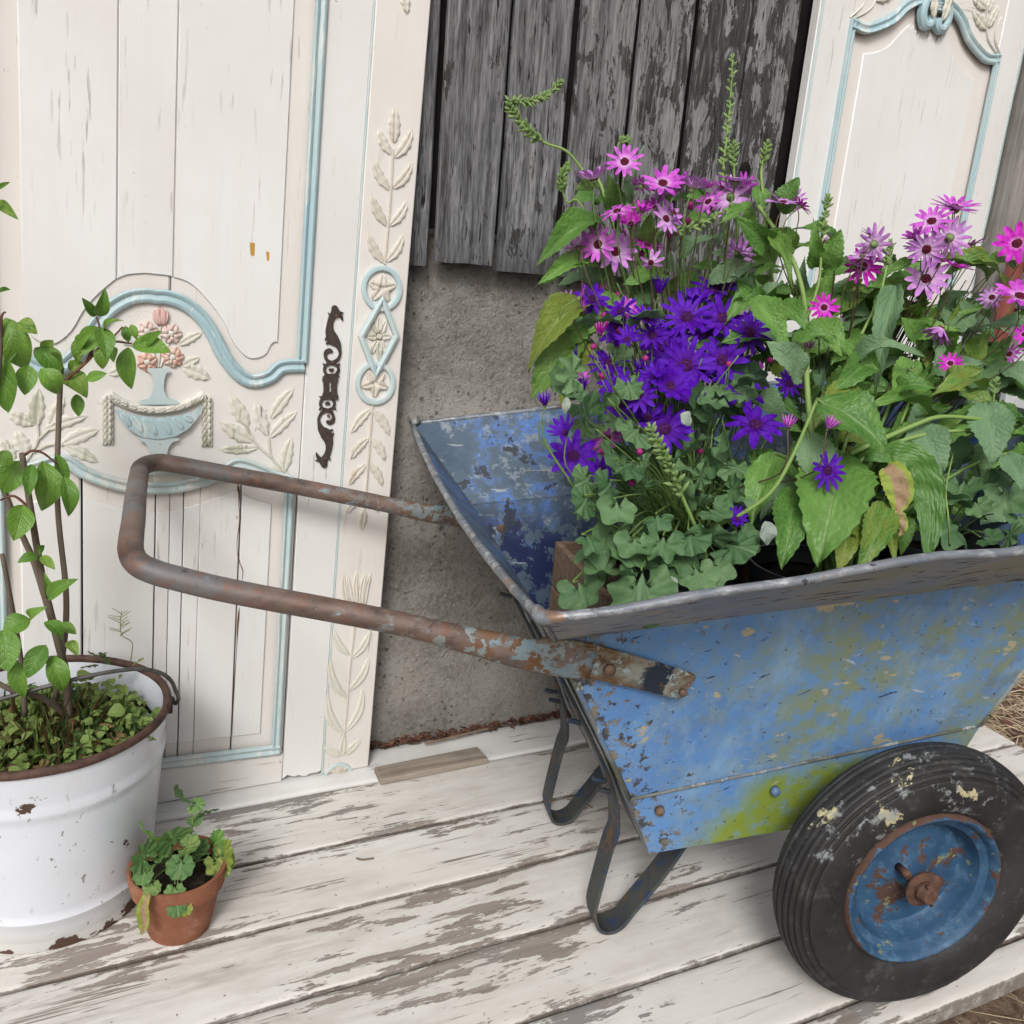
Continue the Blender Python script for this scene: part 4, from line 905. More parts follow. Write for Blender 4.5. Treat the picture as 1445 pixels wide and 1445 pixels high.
def wheel(t, sgn):
    c = (0, t, AXZ); w = bpy.data.objects.new('wheel', None); link(w, bar); w.location = c
    MB().lathe([(r, -sgn*a) for r, a in tyre_prof()], 120, (0, 0, 0), 'y', cap=False).build('tyre', MAT['tyre'], w, smooth='auto')
    pr = [(.1225, -.020), (.1205, -.0315), (.1180, -.0365), (.1150, -.0380), (.1120, -.0368), (.1090, -.032), (.1065, -.026), (.1005, -.0235), (.0965, -.021), (.0935, -.012), (.0915, .004), (.086, .0095), (.070, .0085), (.050, .006), (.035, .002), (.030, -.001), (.024, -.003), (.0195, -.010), (.0185, -.026), (.0110, -.0265)]
    MB().lathe([(r, sgn*a) for r, a in pr], 72, (0, 0, 0), 'y', cap=False).build('rim', MAT['rim'], w, smooth='auto')
    o = MB().lathe([(.012, sgn*-.0265), (.0265, sgn*-.0268), (.0275, sgn*-.0285), (.0272, sgn*-.031), (.012, sgn*-.0325)], 30, (.001, 0, -.001), 'y').build('washer', MAT['hub'], w, smooth='auto')
    MB().lathe([(.0145, sgn*-.030), (.0150, sgn*-.038), (.0125, sgn*-.041), (.0115, sgn*-.0475), (.0105, sgn*-.049), (.0001, sgn*-.0495)], 20, (0, 0, 0), 'y').build('axle_nut', MAT['hub'], w, smooth='auto')
    MB().tube([(-.006, sgn*-.044, .017), (-.002, sgn*-.045, .006), (.004, sgn*-.046, -.010), (.006, sgn*-.045, -.016)], .0028, 8).build('cotter_pin', MAT['hub'], w, smooth=True)
    MB().tube([(-.022, sgn*-.002, .016), (-.024, sgn*-.018, .019), (-.025, sgn*-.026, .021)], .006, 10).build('grease_nipple', MAT['hub'], w, smooth=True)
wheel(0, 1); wheel(2*MID, -1)

# ---- wooden crate standing in the barrow
def m_loc(s, t, z, rz=0): return MBW @ Matrix.Translation((s, t, z)) @ Matrix.Rotation(rz, 4, 'Z')
cr = thing('wooden_crate', 'small brown wooden crate tucked under the purple flowers in the barrow', 'crate', mat=m_loc(-.435, .185, fl_z(-.36)+.002, R(2)))
CH = .56-(fl_z(-.36)+.002); CB = CH-.155
for k in range(2):
    z0 = CB+k*(CH-CB)/2+.002; z1 = CB+(k+1)*(CH-CB)/2-.002
    for x in (0, .325): MB().box((x, .0, z0), (x+.011, .215, z1), .0015).build('crate_board', MAT['crate'], cr)
    for y in (-.0115, .2155): MB().box((.001, y, z0), (.335, y+.011, z1), .0015).build('crate_board', MAT['crate'], cr)
for x in (.075, .290):
    for y in (.001, .192): MB().box((x, y, .001), (x+.022, y+.022, CH-.006), .001).build('corner_post', MAT['crate'], cr)
for k in range(4): MB().box((.020, .004+k*.053, CB), (.322, .050+k*.053, CB+.008), .001).build('crate_slat', MAT['crate'], cr)

# ================================================================== PLANTS
def toT(x, y, t): return onT(x, y, t)
def m_leaf(name, dark, light, vein, rough=.5, nside=7, wr=.6, spec=.4, trans=.24, yellow=None, side=.30):
    """leaf with a paler midrib and side veins in the relief; hue differs from leaf to leaf"""
    g = G(name); uv = g.n('ShaderNodeTexCoord').outputs['UV']; u, v, _ = g.sep(uv); r = g.rand(); c = g.co(rand=5.0)
    a = g.mth('ABSOLUTE', g.mth('SUBTRACT', v, .5)); n = g.noise(c, 3.0, 4, .6)
    col = g.mix(g.mth('ADD', g.mth('MULTIPLY', r, .65), g.step(n, .3, .7, -.15, .35), clamp=True), dark, light)
    ph = g.mth('FRACT', g.mth('SUBTRACT', g.mth('MULTIPLY', u, float(nside)), g.mth('MULTIPLY', a, 3.4)))
    sv = g.step(g.mth('ABSOLUTE', g.mth('SUBTRACT', ph, .5)), .0, .16, 1, 0); mv = g.step(a, .012, .034, 1, 0)
    vm_ = g.mth('MAXIMUM', mv, g.mth('MULTIPLY', sv, side)); col = g.mix(g.mth('MULTIPLY', vm_, .42), col, vein)
    if yellow: col = g.mix(g.mth('MULTIPLY', g.step(g.mth('FRACT', g.mth('MULTIPLY', r, 9.7)), .72, .95), g.step(n, .38, .6)), col, yellow)
    h = g.mth('ADD', g.mth('MULTIPLY', vm_, -1.0), g.mth('MULTIPLY', g.vor(g.vm('MULTIPLY', uv, (1.6, 1, 1)), 16, 'SMOOTH_F1'), -wr*1.5))
    nr = g.bump(h, .32, .005); g.out(col, rough, nr, spec=spec)
    if trans:
        t = g.n('ShaderNodeBsdfTranslucent'); g.set(t.inputs[0], g.mix(.5, col, light)); g.l(nr, t.inputs['Normal']); ms = g.n('ShaderNodeMixShader'); ms.inputs[0].default_value = trans
        g.l(g.b.outputs[0], ms.inputs[1]); g.l(t.outputs[0], ms.inputs[2]); g.l(ms.outputs[0], g.o.inputs[0])
    return g.m
MAT['fox'] = m_leaf('crinkled_leaf', (.070, .185, .036), (.205, .395, .085), (.26, .38, .14), .42, 7, .9, yellow=(.22, .27, .05))
MAT['fox_grey'] = m_leaf('grey_green_leaf', (.145, .265, .135), (.23, .365, .19), (.24, .34, .20), .6, 6, .8)
MAT['fox_yellow'] = m_leaf('yellowing_leaf', (.17, .245, .04), (.30, .36, .075), (.34, .40, .14), .5, 6, .8)
MAT['cin'] = m_leaf('grey_lobed_leaf', (.060, .145, .056), (.175, .300, .130), (.19, .30, .16), .6, 4, .3, side=.06)
MAT['pale_under'] = m_leaf('pale_leaf_underside', (.36, .43, .36), (.46, .52, .44), (.5, .56, .48), .7, 4, .3)
MAT['shrub'] = m_leaf('bright_leaf', (.070, .180, .022), (.190, .360, .055), (.20, .33, .09), .42, 5, .25, yellow=(.24, .33, .06))
MAT['ger'] = m_leaf('soft_green_leaf', (.085, .185, .060), (.19, .32, .10), (.22, .34, .13), .6, 4, .3, side=.06, yellow=(.35, .40, .10))
MAT['weed'] = m_leaf('weed_leaf', (.045, .105, .028), (.17, .27, .065), (.16, .24, .08), .6, 3, .2, yellow=(.36, .25, .10))
def m_stem(name, a, b, rough=.55):
    g = G(name); c = g.co(rand=4.0); return g.out(g.mix(g.mth('ADD', g.mth('MULTIPLY', g.rand(), .5), g.mth('MULTIPLY', g.noise(c, 30, 4), .5)), a, b), rough, g.bump(g.noise(c, 160, 3), .2, .001), spec=.35)
MAT['stem'] = m_stem('green_stem', (.075, .15, .035), (.19, .29, .085)); MAT['stem_dark'] = m_stem('purple_stem', (.075, .045, .035), (.15, .12, .06)); MAT['stem_pale'] = m_stem('thick_pale_stem', (.15, .26, .06), (.26, .38, .12))
MAT['bark'] = m_stem('grey_brown_bark', (.10, .075, .055), (.20, .16, .125), .8); MAT['redtwig'] = m_stem('red_twig', (.10, .035, .03), (.17, .07, .045)); MAT['bud'] = m_stem('green_bud', (.11, .20, .05), (.24, .34, .13)); MAT['pinkbud'] = m_stem('magenta_bud', (.22, .01, .10), (.42, .03, .22))
def m_petal(name, inner, mid, outer, r0, r1, tip=None):
    g = G(name); c = g.co(); r = g.vm('LENGTH', c); rd_ = g.rand(); uv = g.n('ShaderNodeTexCoord').outputs['UV']; v = g.sep(uv)[1]
    o2 = g.mix(rd_, outer, mid); col = g.mix(g.step(r, r0, r1), inner, o2); nz = g.noise(g.vm('ADD', c, g.comb(rd_, rd_, 0)), 2.6, 3, .6); col = g.mix(g.step(nz, .40, .70, 0, .55), col, tuple(min(1, x*1.7+.05) for x in mid)); col = g.mix(g.step(nz, .30, .46, .55, 0), col, tuple(x*.45 for x in outer))
    ln = g.step(g.mth('SINE', g.mth('MULTIPLY', v, 34)), -1, 1, 0, .16); col = g.mix(ln, col, tuple(x*.55 for x in outer))
    nr = g.bump(g.mth('SINE', g.mth('MULTIPLY', v, 34)), .12, .004); g.out(col, .6, nr, spec=.12)
    t = g.n('ShaderNodeBsdfTranslucent'); g.set(t.inputs[0], col); ms = g.n('ShaderNodeMixShader'); ms.inputs[0].default_value = .22
    g.l(g.b.outputs[0], ms.inputs[1]); g.l(t.outputs[0], ms.inputs[2]); g.l(ms.outputs[0], g.o.inputs[0]); return g.m
MAT['p_violet'] = m_petal('violet_petal', (.085, .006, .24), (.078, .002, .36), (.100, .003, .46), .2, .6)
MAT['p_pink'] = m_petal('magenta_petal', (.78, .58, .80), (.60, .14, .66), (.52, .05, .54), .22, .46)
MAT['p_lilac'] = m_petal('lilac_petal', (.78, .62, .82), (.62, .29, .74), (.50, .15, .62), .20, .55)
MAT['p_hot'] = m_petal('hot_pink_petal', (.76, .50, .74), (.64, .045, .60), (.56, .012, .45), .18, .36)
MAT['centre_v'] = m_plain('violet_disc', (.075, .006, .10), .8, 60, .6, .8); MAT['centre_p'] = m_plain('crimson_disc', (.14, .008, .035), .8, 60, .7, .8); MAT['centre_g'] = m_plain('grey_disc', (.20, .17, .13), .8, 60, .5, .8)

# ---- leaf and petal meshes, all of unit length along x, half width 1 along y, shared between plants
def strip_leaf(name, N, M, wf, fold=.1, arch=.10, wave=.0, wk=7., serr=0, sk=20, seed=0, curl=0, twist=0):
    v = []; f = []; uv = []
    for i in range(N+1):
        s = i/N; w = max(wf(s), .004); ca, sa = math.cos(twist*s), math.sin(twist*s)
        for j in range(-M, M+1):
            c = j/M; ww = w*c
            if abs(c) == 1 and 0 < i < N: ww *= 1+serr*(1 if i % 2 else -.6)
            z = arch*4*s*(1-s)+fold*abs(c)*w+wave*math.sin(s*wk+seed+(2 if c > 0 else 0))*abs(c)**1.5-curl*s**3
            z += .5*wave*mnoise.noise(Vector((s*5, c*2, seed*3.7)))
            y = ww; v.append((s, y*ca-z*sa*.6, z*ca+y*sa*.6*.3)); uv.append((s, .5+.5*c*min(1, w)))
    m = 2*M+1
    for i in range(N):
        for k in range(m-1): f.append((i*m+k, (i+1)*m+k, (i+1)*m+k+1, i*m+k+1))
    return mesh(name, v, f, True, uv)
ov = lambda s: math.sin(math.pi*s**.75)**.85 if 0 < s < 1 else 0
lan = lambda s: math.sin(math.pi*s**.62)**1.1 if 0 < s < 1 else 0
def petiolate(fn, p): return lambda s: .07 if s < p else max(.05, fn((s-p)/(1-p)))
FOX = [strip_leaf('broad_leaf', 22, 4, ov, .10, .10, .045, 11, .07, 0, k, .05, .25*(k-1)) for k in range(3)]
FOXL = [strip_leaf('long_leaf', 22, 3, lan, .12, .16, .05, 12, .08, 0, 5+k, .06, .3*(k-1)) for k in range(3)]
FOXD = [strip_leaf('drooping_leaf', 22, 4, ov, .14, .30, .05, 9, .07, 0, 9+k, .10, .2*(k-.5)) for k in range(2)]
SHR = [strip_leaf('oval_leaf', 14, 3, lambda s: (math.sin(math.pi*s**.85)**.8 if 0 < s < 1 else 0), .10, .07+.05*k, .012, 6, 0, 0, k, .05*k) for k in range(4)]
NAR = [strip_leaf('narrow_leaf', 12, 2, lan, .15, .14, .03, 8, 0, 0, 20+k, .05, .3*k) for k in range(2)]
def lobed(name, lobes, depth, rings=4, seg=42, cup=.12, ripple=.05, seed=0, notch=25):
    """roundish lobed leaf: stalk joins at the notch (origin), blade along +x, unit length"""
    v = [(0.12, 0, 0)]; uv = [(.0, .5)]; f = []
    for k in range(1, rings+1):
        q = k/rings
        for i in range(seg+1):
            a = R(-180+notch)+R(360-2*notch)*i/seg; lob = 1-depth*(.5+.5*math.cos(lobes*a*.98+math.pi*(lobes % 2 == 0)))*q*q
            rr = q*lob*(.56 if True else 1)*(1+.05*mnoise.noise(Vector((a*3, seed, 0)))); x = .44+rr*math.cos(a); y = rr*math.sin(a)*1.06
            if abs(a) > R(140): x += .10*(1-q)*0
            z = cup*(q*q)*(.6+.4*math.sin(a*2+seed))+ripple*q*q*math.sin(a*lobes+seed)-.10*(x-.3)**2
            v.append((x, y*1.7, z)); uv.append((x, .5+.5*y))
    m = seg+1
    for i in range(seg): f.append((0, 1+i, 2+i))
    for k in range(rings-1):
        for i in range(seg): a_ = 1+k*m+i; f.append((a_, a_+m, a_+m+1, a_+1))
    return mesh(name, v, f, True, uv)
CIN = [lobed('lobed_leaf', (7, 5, 7, 9, 5, 7)[k], (.20, .26, .16, .14, .20, .24)[k], seed=k*1.7, cup=(.22, -.20, .10, -.10, .28, .02)[k], ripple=(.05, .09, .03, .08, .06, .10)[k]) for k in range(6)]
GER = [lobed('scalloped_leaf', 9, .13, seed=k*2.1+4, cup=(.18, -.10, .1)[k % 3], notch=14) for k in range(3)]
def basis(base, tip, hw, nrm, zs=1.0):
    X = tip-base; L = X.length; X = X/L; Z = nrm-X*nrm.dot(X)
    if Z.length < 1e-3: Z = Vector((0, 0, 1))-X*X.z
    Z.normalize(); Y = Z.cross(X)
    return Matrix(((X.x*L, Y.x*hw, Z.x*L*zs, base.x), (X.y*L, Y.y*hw, Z.y*L*zs, base.y), (X.z*L, Y.z*hw, Z.z*L*zs, base.z), (0, 0, 0, 1)))
PM = {}
def plant(name, label, cat, loc, group=None):
    m = Matrix.Translation(loc); o = thing(name, label, cat, mat=m, group=group); PM[o.name] = m.inverted(); return o
def put(par, me, M, mat, name, sub=None):
    o = bpy.data.objects.new(name, me); COL.objects.link(o); o.parent = sub or par; o.matrix_basis = M if sub else PM[par.name] @ M
    if not me.materials: me.materials.append(None)
    o.material_slots[0].link = 'OBJECT'; o.material_slots[0].material = mat; return o
UPV = Vector((0, 0, 1))
def facing(p, up=.6, cam_=.7, side=0, jit=.25):
    c = (CAM-p).normalized(); rgt = c.cross(UPV).normalized()*-1
    return (c*cam_+UPV*up+rgt*side+Vector((rnd.uniform(-jit, jit), rnd.uniform(-jit, jit), rnd.uniform(-jit, jit)))).normalized()
def add_leaf(par, kind, bp, tp, hw, mat, name='leaf', up=.55, cam_=.7, side=0, jit=.25, zs=1.0): return put(par, kind[rnd.randrange(len(kind))], basis(bp, tp, hw, facing((bp+tp)/2, up, cam_, side, jit), zs), MAT[mat], name)
def px2m(p, px): return px*(p-CAM).dot(_w)/FPX
def stalk(par, P, r, mat, name='stem', n=6):
    Q = catmull(P, 5); N = len(Q); rr = [r*(1-.35*i/N) for i in range(N)] if not isinstance(r, tuple) else [r[0]+(r[1]-r[0])*i/N for i in range(N)]
    o = MB().tube([PM[par.name] @ q for q in Q], rr, n).build(name, MAT[mat], par, smooth=True); return o
# ---- daisy heads
def daisy(name, n, cup, wp, seed, gap=0, droop=0.0):
    rg = random.Random(seed); v = []; f = []; uv = []; S = 7; C = 2
    for k in range(n):
        if gap and rg.random() < gap: continue
        a = 2*math.pi*k/n+rg.uniform(-.10, .10); L = rg.uniform(.86, 1.04); cu = cup+rg.uniform(-.10, .10); tw = rg.uniform(-.25, .25); b0 = len(v); zoff = rg.uniform(-.02, .02)
        for i in range(S+1):
            s = i/S; w = wp*(.38+.62*math.sin(math.pi*min(1, s*.80+.14))**.9)*(1 if i < S else .45); rr = .12+.88*s*L; el = cu*s-droop*s*s
            for j in range(-C, C+1):
                c = j/C; lx_ = rr; ly = w*c; lz = el*.9+.05*c*c*(1-s)*0+abs(c)*w*.35+tw*c*w*s+zoff; xx = lx_*math.cos(min(1.2, abs(cu))*s*.45)
                v.append((xx*math.cos(a)-ly*math.sin(a), xx*math.sin(a)+ly*math.cos(a), lz)); uv.append((s, .5+.5*c))
        m = 2*C+1
        for i in range(S):
            for q in range(m-1): f.append((b0+i*m+q, b0+(i+1)*m+q, b0+(i+1)*m+q+1, b0+i*m+q+1))
    return mesh(name, v, f, True, uv)
OPEN = [daisy('flower', 11, .10, .15, 1), daisy('flower', 12, .18, .14, 2), daisy('flower', 10, .05, .155, 3, 0, .1), daisy('flower', 12, .22, .135, 4, .12)]
THIN = [daisy('flower', 13, .12, .105, 5), daisy('flower', 14, .20, .10, 6), daisy('flower', 12, .05, .115, 7, .05)]
CUP = [daisy('flower', 11, .75, .15, 8), daisy('flower', 10, .60, .14, 9, .1)]
TUFT = [daisy('flower', 18, 1.5, .07, 10), daisy('flower', 15, 1.2, .08, 11)]
HANG = [daisy('flower', 9, -.6, .15, 12, .1)]
def disc():
    mb = MB(); mb.lathe([(.20, -.02), (.215, .03), (.19, .075), (.12, .10), (.0001, .105)], 16)
    rg = random.Random(3)
    for k in range(74):
        a = rg.random()*6.283; q = math.sqrt(rg.random())*.19; h = .10-.9*q*q; mb.tube([(q*math.cos(a), q*math.sin(a), h), (1.1*q*math.cos(a), 1.1*q*math.sin(a), h+.045)], .014, 4)
    return fixn(mesh('flower_centre', mb.v, mb.f, True))
DISC = disc()
def calyx():
    mb = MB(); mb.lathe([(.03, -.24), (.10, -.20), (.165, -.10), (.17, .0), (.14, .03)], 12); return fixn(mesh('calyx', mb.v, mb.f, True))
CALYX = calyx()
def head(par, root, px, py, t, rpx, kinds, petal, centre, face=(0, .4, .8), stem='stem', sr=.0013, calyx_=True, mid=None):
    """a flower head of rpx pixels' apparent radius t metres into the barrow, on a stalk rising from the root"""
    p = toT(px, py, t); r = px2m(p, rpx)*1.14; c = (CAM-p).normalized(); rgt = Vector((_r.x, _r.y, 0)).normalized()
    n = (rgt*face[0]+UPV*face[1]+c*face[2]+Vector((rnd.uniform(-.12, .12), rnd.uniform(-.12, .12), rnd.uniform(-.12, .12)))).normalized()
    a = n.orthogonal().normalized(); a.rotate(Matrix.Rotation(rnd.random()*6.28, 3, n)); b = n.cross(a)
    M = Matrix(((a.x*r, b.x*r, n.x*r, p.x), (a.y*r, b.y*r, n.y*r, p.y), (a.z*r, b.z*r, n.z*r, p.z), (0, 0, 0, 1)))
    o = put(par, kinds[rnd.randrange(len(kinds))], M, MAT[petal], 'flower')
    put(par, DISC, Matrix.Identity(4), MAT[centre], 'flower_centre', o)
    if calyx_: put(par, CALYX, Matrix.Identity(4), MAT['bud'], 'calyx', o)
    e = p-n*r*.22; q = e-n*.02-UPV*.035; m = root.lerp(q, .55)+Vector((rnd.uniform(-.02, .02), rnd.uniform(-.02, .02), .02))
    stalk(par, [root+Vector((rnd.uniform(-.03, .03), rnd.uniform(-.03, .03), 0)), m, q, e], sr, stem)
    return o
def bud(par, root, px, py, t, L=.011, mat='pinkbud', lean=(0, 0)):
    p = toT(px, py, t); d = (UPV+Vector((lean[0], 0, lean[1]))+Vector((rnd.uniform(-.4, .4), rnd.uniform(-.4, .4), 0))).normalized()
    mb = MB(); Q = [PM[par.name] @ (p+d*L*k) for k in (0, .25, .6, .85, 1)]; o = mb.tube(Q, [.0018, .0042, .0046, .0038, .0012], 8).build('bud', MAT[mat], par, smooth=True)
    stalk(par, [root+Vector((rnd.uniform(-.03, .03), rnd.uniform(-.03, .03), 0)), root.lerp(p, .6)+Vector((rnd.uniform(-.02, .02), 0, 0)), p], .0010, 'stem')
def spike(par, P, r=.0022, mat='stem_pale', b0=0.25, dens=.75, size=1.7):
    """tall shoot set with small buds and bracts"""
    Q = catmull(P, 8); N = len(Q); stalk(par, P, (r, r*.5), mat)
    mb = MB(); L = sum((Q[i+1]-Q[i]).length for i in range(N-1)); cnt = int(L/.0065*dens); rg = random.Random(int(L*1e5))
    for k in range(cnt):
        u = b0+(1-b0)*k/cnt; i = min(int(u*(N-1)), N-2); p = Q[i].lerp(Q[i+1], u*(N-1)-i); d = (Q[i+1]-Q[i]).normalized()
        s = d.orthogonal().normalized(); s.rotate(Matrix.Rotation(k*2.4+rg.random(), 3, d)); z = size*(.0088-.0045*u)*rg.uniform(.55, 1.35); e = (s*.9+d*.7).normalized()
        mb.tube([PM[par.name] @ (p+e*z*q) for q in (0, .35, .75, 1.15)], [.0005*size, .0017*size*(1.1-.5*u)*rg.uniform(.7, 1.25), .0019*size*(1.1-.5*u), .0004], 6)
    for k in range(5):
        e = ((Q[-1]-Q[-2]).normalized()+Vector((rg.uniform(-.4, .4), rg.uniform(-.4, .4), 0))).normalized(); mb.tube([PM[par.name] @ (Q[-1]+e*.009*q) for q in (0, .5, 1)], [.0012, .0018, .0005], 5)
    o = mb.build('bud_cluster', MAT['bud'], par, smooth=True, kind='stuff')

# ---- black nursery pots
def nursery_pot(label, s, t, r, top):
    z0 = fl_z(s)+.006; p = thing('plant_pot', label, 'pot', mat=m_loc(s, t, z0), group='black pots in the barrow'); h = top-z0
    MB().lathe([(.0001, .004), (r*.76, .004), (r*.76, 0), (r*.80, 0), (r*.97, h-.02), (r*1.02, h-.02), (r*1.04, h), (r*1.0, h), (r*.985, h-.018), (r*.95, h-.022), (r*.94, h-.03)], 40).build('pot_body', MAT['blackpot'], p, smooth='auto')
    MB().lathe([(.0001, h-.022), (r*.5, h-.020), (r*.955, h-.027)], 24).build('soil', MAT['soil'], p, smooth=True)
    return p
MAT['blackpot'] = m_plain('black_plastic', (.014, .016, .020), .42, 14, .3, .05); 
def m_soil():
    g = G('potting_soil'); c = g.co(); f = g.noise(c, 90, 7, .75); return g.out(g.mix(g.step(f, .4, .7), (.012, .009, .007), (.060, .045, .033)), .95, g.bump(f, 1, .006), spec=.15)
MAT['soil'] = m_soil()
nursery_pot('black plastic pot standing in the wooden crate under the purple flowers', -.27, .295, .088, .600)
nursery_pot('black plastic pot under the big crinkled leaves near the barrow side', -.115, .185, .092, .600)
nursery_pot('black plastic pot with its rim showing beside lobed leaves at the right', .105, .205, .085, .632)
nursery_pot('black plastic pot at the back below the pink daisies', -.20, .485, .088, .60)
nursery_pot('black plastic pot at the back right below the magenta daisies', .055, .455, .088, .62)
def L2W(s, t, z): return MBW @ Vector((s, t, z))

# ---- purple daisy plant
r0 = L2W(-.27, .295, .585); PP = plant('purple_daisy_plant', 'deep violet daisy plant with grey green lobed leaves spilling over the barrow edge', 'flower', r0)
zp = lambda x, y: (730+x/3.6125, 380+y/3.6125)
dep = lambda y: .14+(700-y)/300*.22
for x, y, r, fc, kd in [(1008, 105, 120, (0, .85, .45), OPEN), (865, 245, 125, (0, .5, .8), OPEN), (1050, 250, 135, (.15, .45, .8), OPEN), (1185, 320, 108, (.2, .3, .9), OPEN), (745, 395, 105, (-.3, .3, .8), OPEN), (860, 490, 135, (0, .35, .9), OPEN), (1045, 465, 122, (.1, .5, .8), OPEN), (1135, 592, 128, (.2, .55, .7), OPEN), (1385, 585, 74, (.3, .2, .8), OPEN), (470, 482, 118, (-.1, .75, .5), OPEN), (510, 685, 132, (0, .3, .95), OPEN), (780, 600, 108, (.2, .5, .7), CUP), (750, 815, 132, (.2, .3, .85), OPEN), (665, 752, 80, (0, -.35, .8), HANG), (1215, 795, 132, (0, .75, .55), OPEN), (285, 950, 118, (.25, .05, .9), OPEN), (245, 835, 75, (-.5, .6, .4), CUP), (425, 1030, 75, (.2, .1, .9), OPEN), (530, 215, 85, (-.5, .6, .3), OPEN), (655, 255, 95, (.1, .8, .3), OPEN), (900, 175, 90, (.1, .9, .2), CUP), (300, 470, 80, (-.95, .2, .1), OPEN), (560, 360, 70, (0, .5, .5), CUP), (690, 340, 90, (-.2, .5, .6), OPEN), (620, 640, 85, (.2, .1, .8), OPEN), (960, 330, 90, (0, .5, .7), OPEN), (800, 350, 85, (0, .6, .6), OPEN), (700, 560, 75, (-.2, .7, .4), CUP)]:
    X, Y = zp(x, y); head(PP, r0, X, Y, dep(Y)+rnd.uniform(-.045, .045), r/3.6125*rnd.uniform(.95, 1.1), THIN if kd is OPEN and rnd.random() < .55 else kd, 'p_violet', 'centre_v', fc)
for x, y, r in [(720, 122, 55), (420, 335, 52), (505, 395, 50), (620, 520, 42), (140, 692, 48), (340, 610, 45)]:
    X, Y = zp(x, y); head(PP, r0, X, Y, dep(Y)+.01, r/3.6125, TUFT, 'p_violet' if x != 420 else 'p_hot', 'centre_v', (-.3 if x < 400 else .0, .95, .1))
for x, y, r, fc in [(455, 855, 95, (.2, -.5, .5)), (560, 205, 62, (.1, .2, .8)), (1230, 520, 60, (.5, .4, .4)), (320, 570, 60, (-.4, .3, .5))]:
    X, Y = zp(x, y); head(PP, r0, X, Y, dep(Y)+.02, r/3.6125, OPEN, 'p_pink', 'centre_p', fc)
for k in range(9):
    px, py = rnd.uniform(815, 1075), rnd.uniform(405, 615); head(PP, r0, px, py, dep(py)+rnd.uniform(.0, .06), rnd.uniform(19, 28), OPEN if k % 3 else CUP, 'p_violet', 'centre_v', (rnd.uniform(-.5, .5), rnd.uniform(.2, .8), rnd.uniform(.3, .9)))
for px, py, r, fc, kd in [(1168, 605, 14, (.3, .9, .1), TUFT), (1168, 664, 27, (.5, .1, .8), THIN), (1112, 604, 13, (0, .9, .2), TUFT), (1040, 732, 15, (.2, .3, .8), CUP)]:
    head(PP, r0, px, py, .07, r, kd, 'p_violet' if r > 14 else 'p_pink', 'centre_v', fc, 'stem_dark')
for x, y in [(435, 945), (575, 1105), (345, 1085), (620, 945), (925, 940), (385, 410), (515, 330), (435, 250), (650, 470), (680, 870), (1285, 480), (1080, 500), (915, 1050), (430, 560)]:
    X, Y = zp(x, y); bud(PP, r0, X, Y, dep(Y)-.01, .009)
zl = [(505, 1250, 112, -90), (1105, 1015, 80, -20), (1050, 890, 66, 10), (375, 1395, 78, -60), (600, 1415, 84, -90), (1140, 1385, 100, -60), (930, 1185, 62, 60), (350, 745, 56, 120), (1240, 1010, 50, 10), (940, 1060, 56, 20), (460, 1110, 58, -130), (340, 1080, 66, -150), (335, 1200, 76, -120), (870, 925, 62, 60), (990, 745, 60, 80), (680, 1110, 72, 20), (800, 1010, 55, -60), (560, 1000, 60, 200), (720, 1290, 66, -80), (1010, 1240, 66, -30), (650, 230, 55, 90), (420, 260, 50, 150), (640, 1000, 50, -60), (1180, 1160, 66, -30), (880, 1370, 70, -80), (740, 1400, 74, -100), (480, 960, 52, 170), (1090, 1130, 56, 0), (430, 700, 52, 140), (600, 830, 50, 220), (1000, 980, 58, 40), (850, 1130, 50, 100)]
for x, y, r, a in zl:
    X, Y = zp(x, y); t = max(.04, dep(Y)-.045+rnd.uniform(-.015, .03)); rr = r/3.6125*1.02; dx, dy = math.cos(R(a)), -math.sin(R(a))
    b = toT(X-dx*rr*.75, Y-dy*rr*.75, t+.02); e = toT(X+dx*rr*1.05, Y+dy*rr*1.05, t-.015); e = b+(e-b)*rnd.uniform(.72, 1.12); add_leaf(PP, CIN, b, e, (e-b).length*rnd.uniform(.50, .68), 'cin', up=.5, jit=.55)
    if Y > 560: stalk(PP, [r0+Vector((rnd.uniform(-.03, .03), rnd.uniform(-.03, .03), -.01)), r0.lerp(b, .6)+Vector((0, 0, .03)), b, b.lerp(e, .1)], .0016, 'stem')
for px, py, r, a, t in [(905, 828, 42, -95, .02), (820, 832, 24, -70, .08), (836, 770, 22, -20, .10), (887, 780, 24, -60, .06), (960, 787, 28, -40, .05), (985, 812, 24, -70, .03), (940, 800, 22, -100, .05), (868, 805, 22, 200, .07), (1010, 805, 24, -40, .03), (1030, 770, 26, -10, .05), (856, 745, 20, 160, .10), (1000, 760, 22, 40, .05)]:
    dx, dy = math.cos(R(a)), -math.sin(R(a)); b = toT(px-dx*r*.75, py-dy*r*.75, t+.02); e = toT(px+dx*r, py+dy*r, t-.015); e = b+(e-b)*rnd.uniform(.95, 1.3); add_leaf(PP, CIN, b, e, (e-b).length*rnd.uniform(.52, .66), 'cin', up=.6, jit=.5)
    stalk(PP, [r0+Vector((rnd.uniform(-.03, .03), rnd.uniform(-.03, .03), -.01)), r0.lerp(b, .6)+Vector((0, 0, .04)), b, b.lerp(e, .1)], .0017, 'stem')
for a, b_, hw_, t in [((800, 560), (797, 585), 6, .2), ((960, 585), (975, 600), 11, .16), ((1080, 735), (1083, 770), 13, .03), ((940, 815), (958, 835), 8, .03)]:
    add_leaf(PP, FOX, toT(*a, t), toT(*b_, t), px2m(toT(*a, t), hw_), 'pale_under', 'curled_leaf')
spike(PP, [r0, toT(985, 760, .10), toT(958, 690, .08), toT(936, 640, .07), toT(918, 606, .07)], .0032, b0=.45, size=2.0)
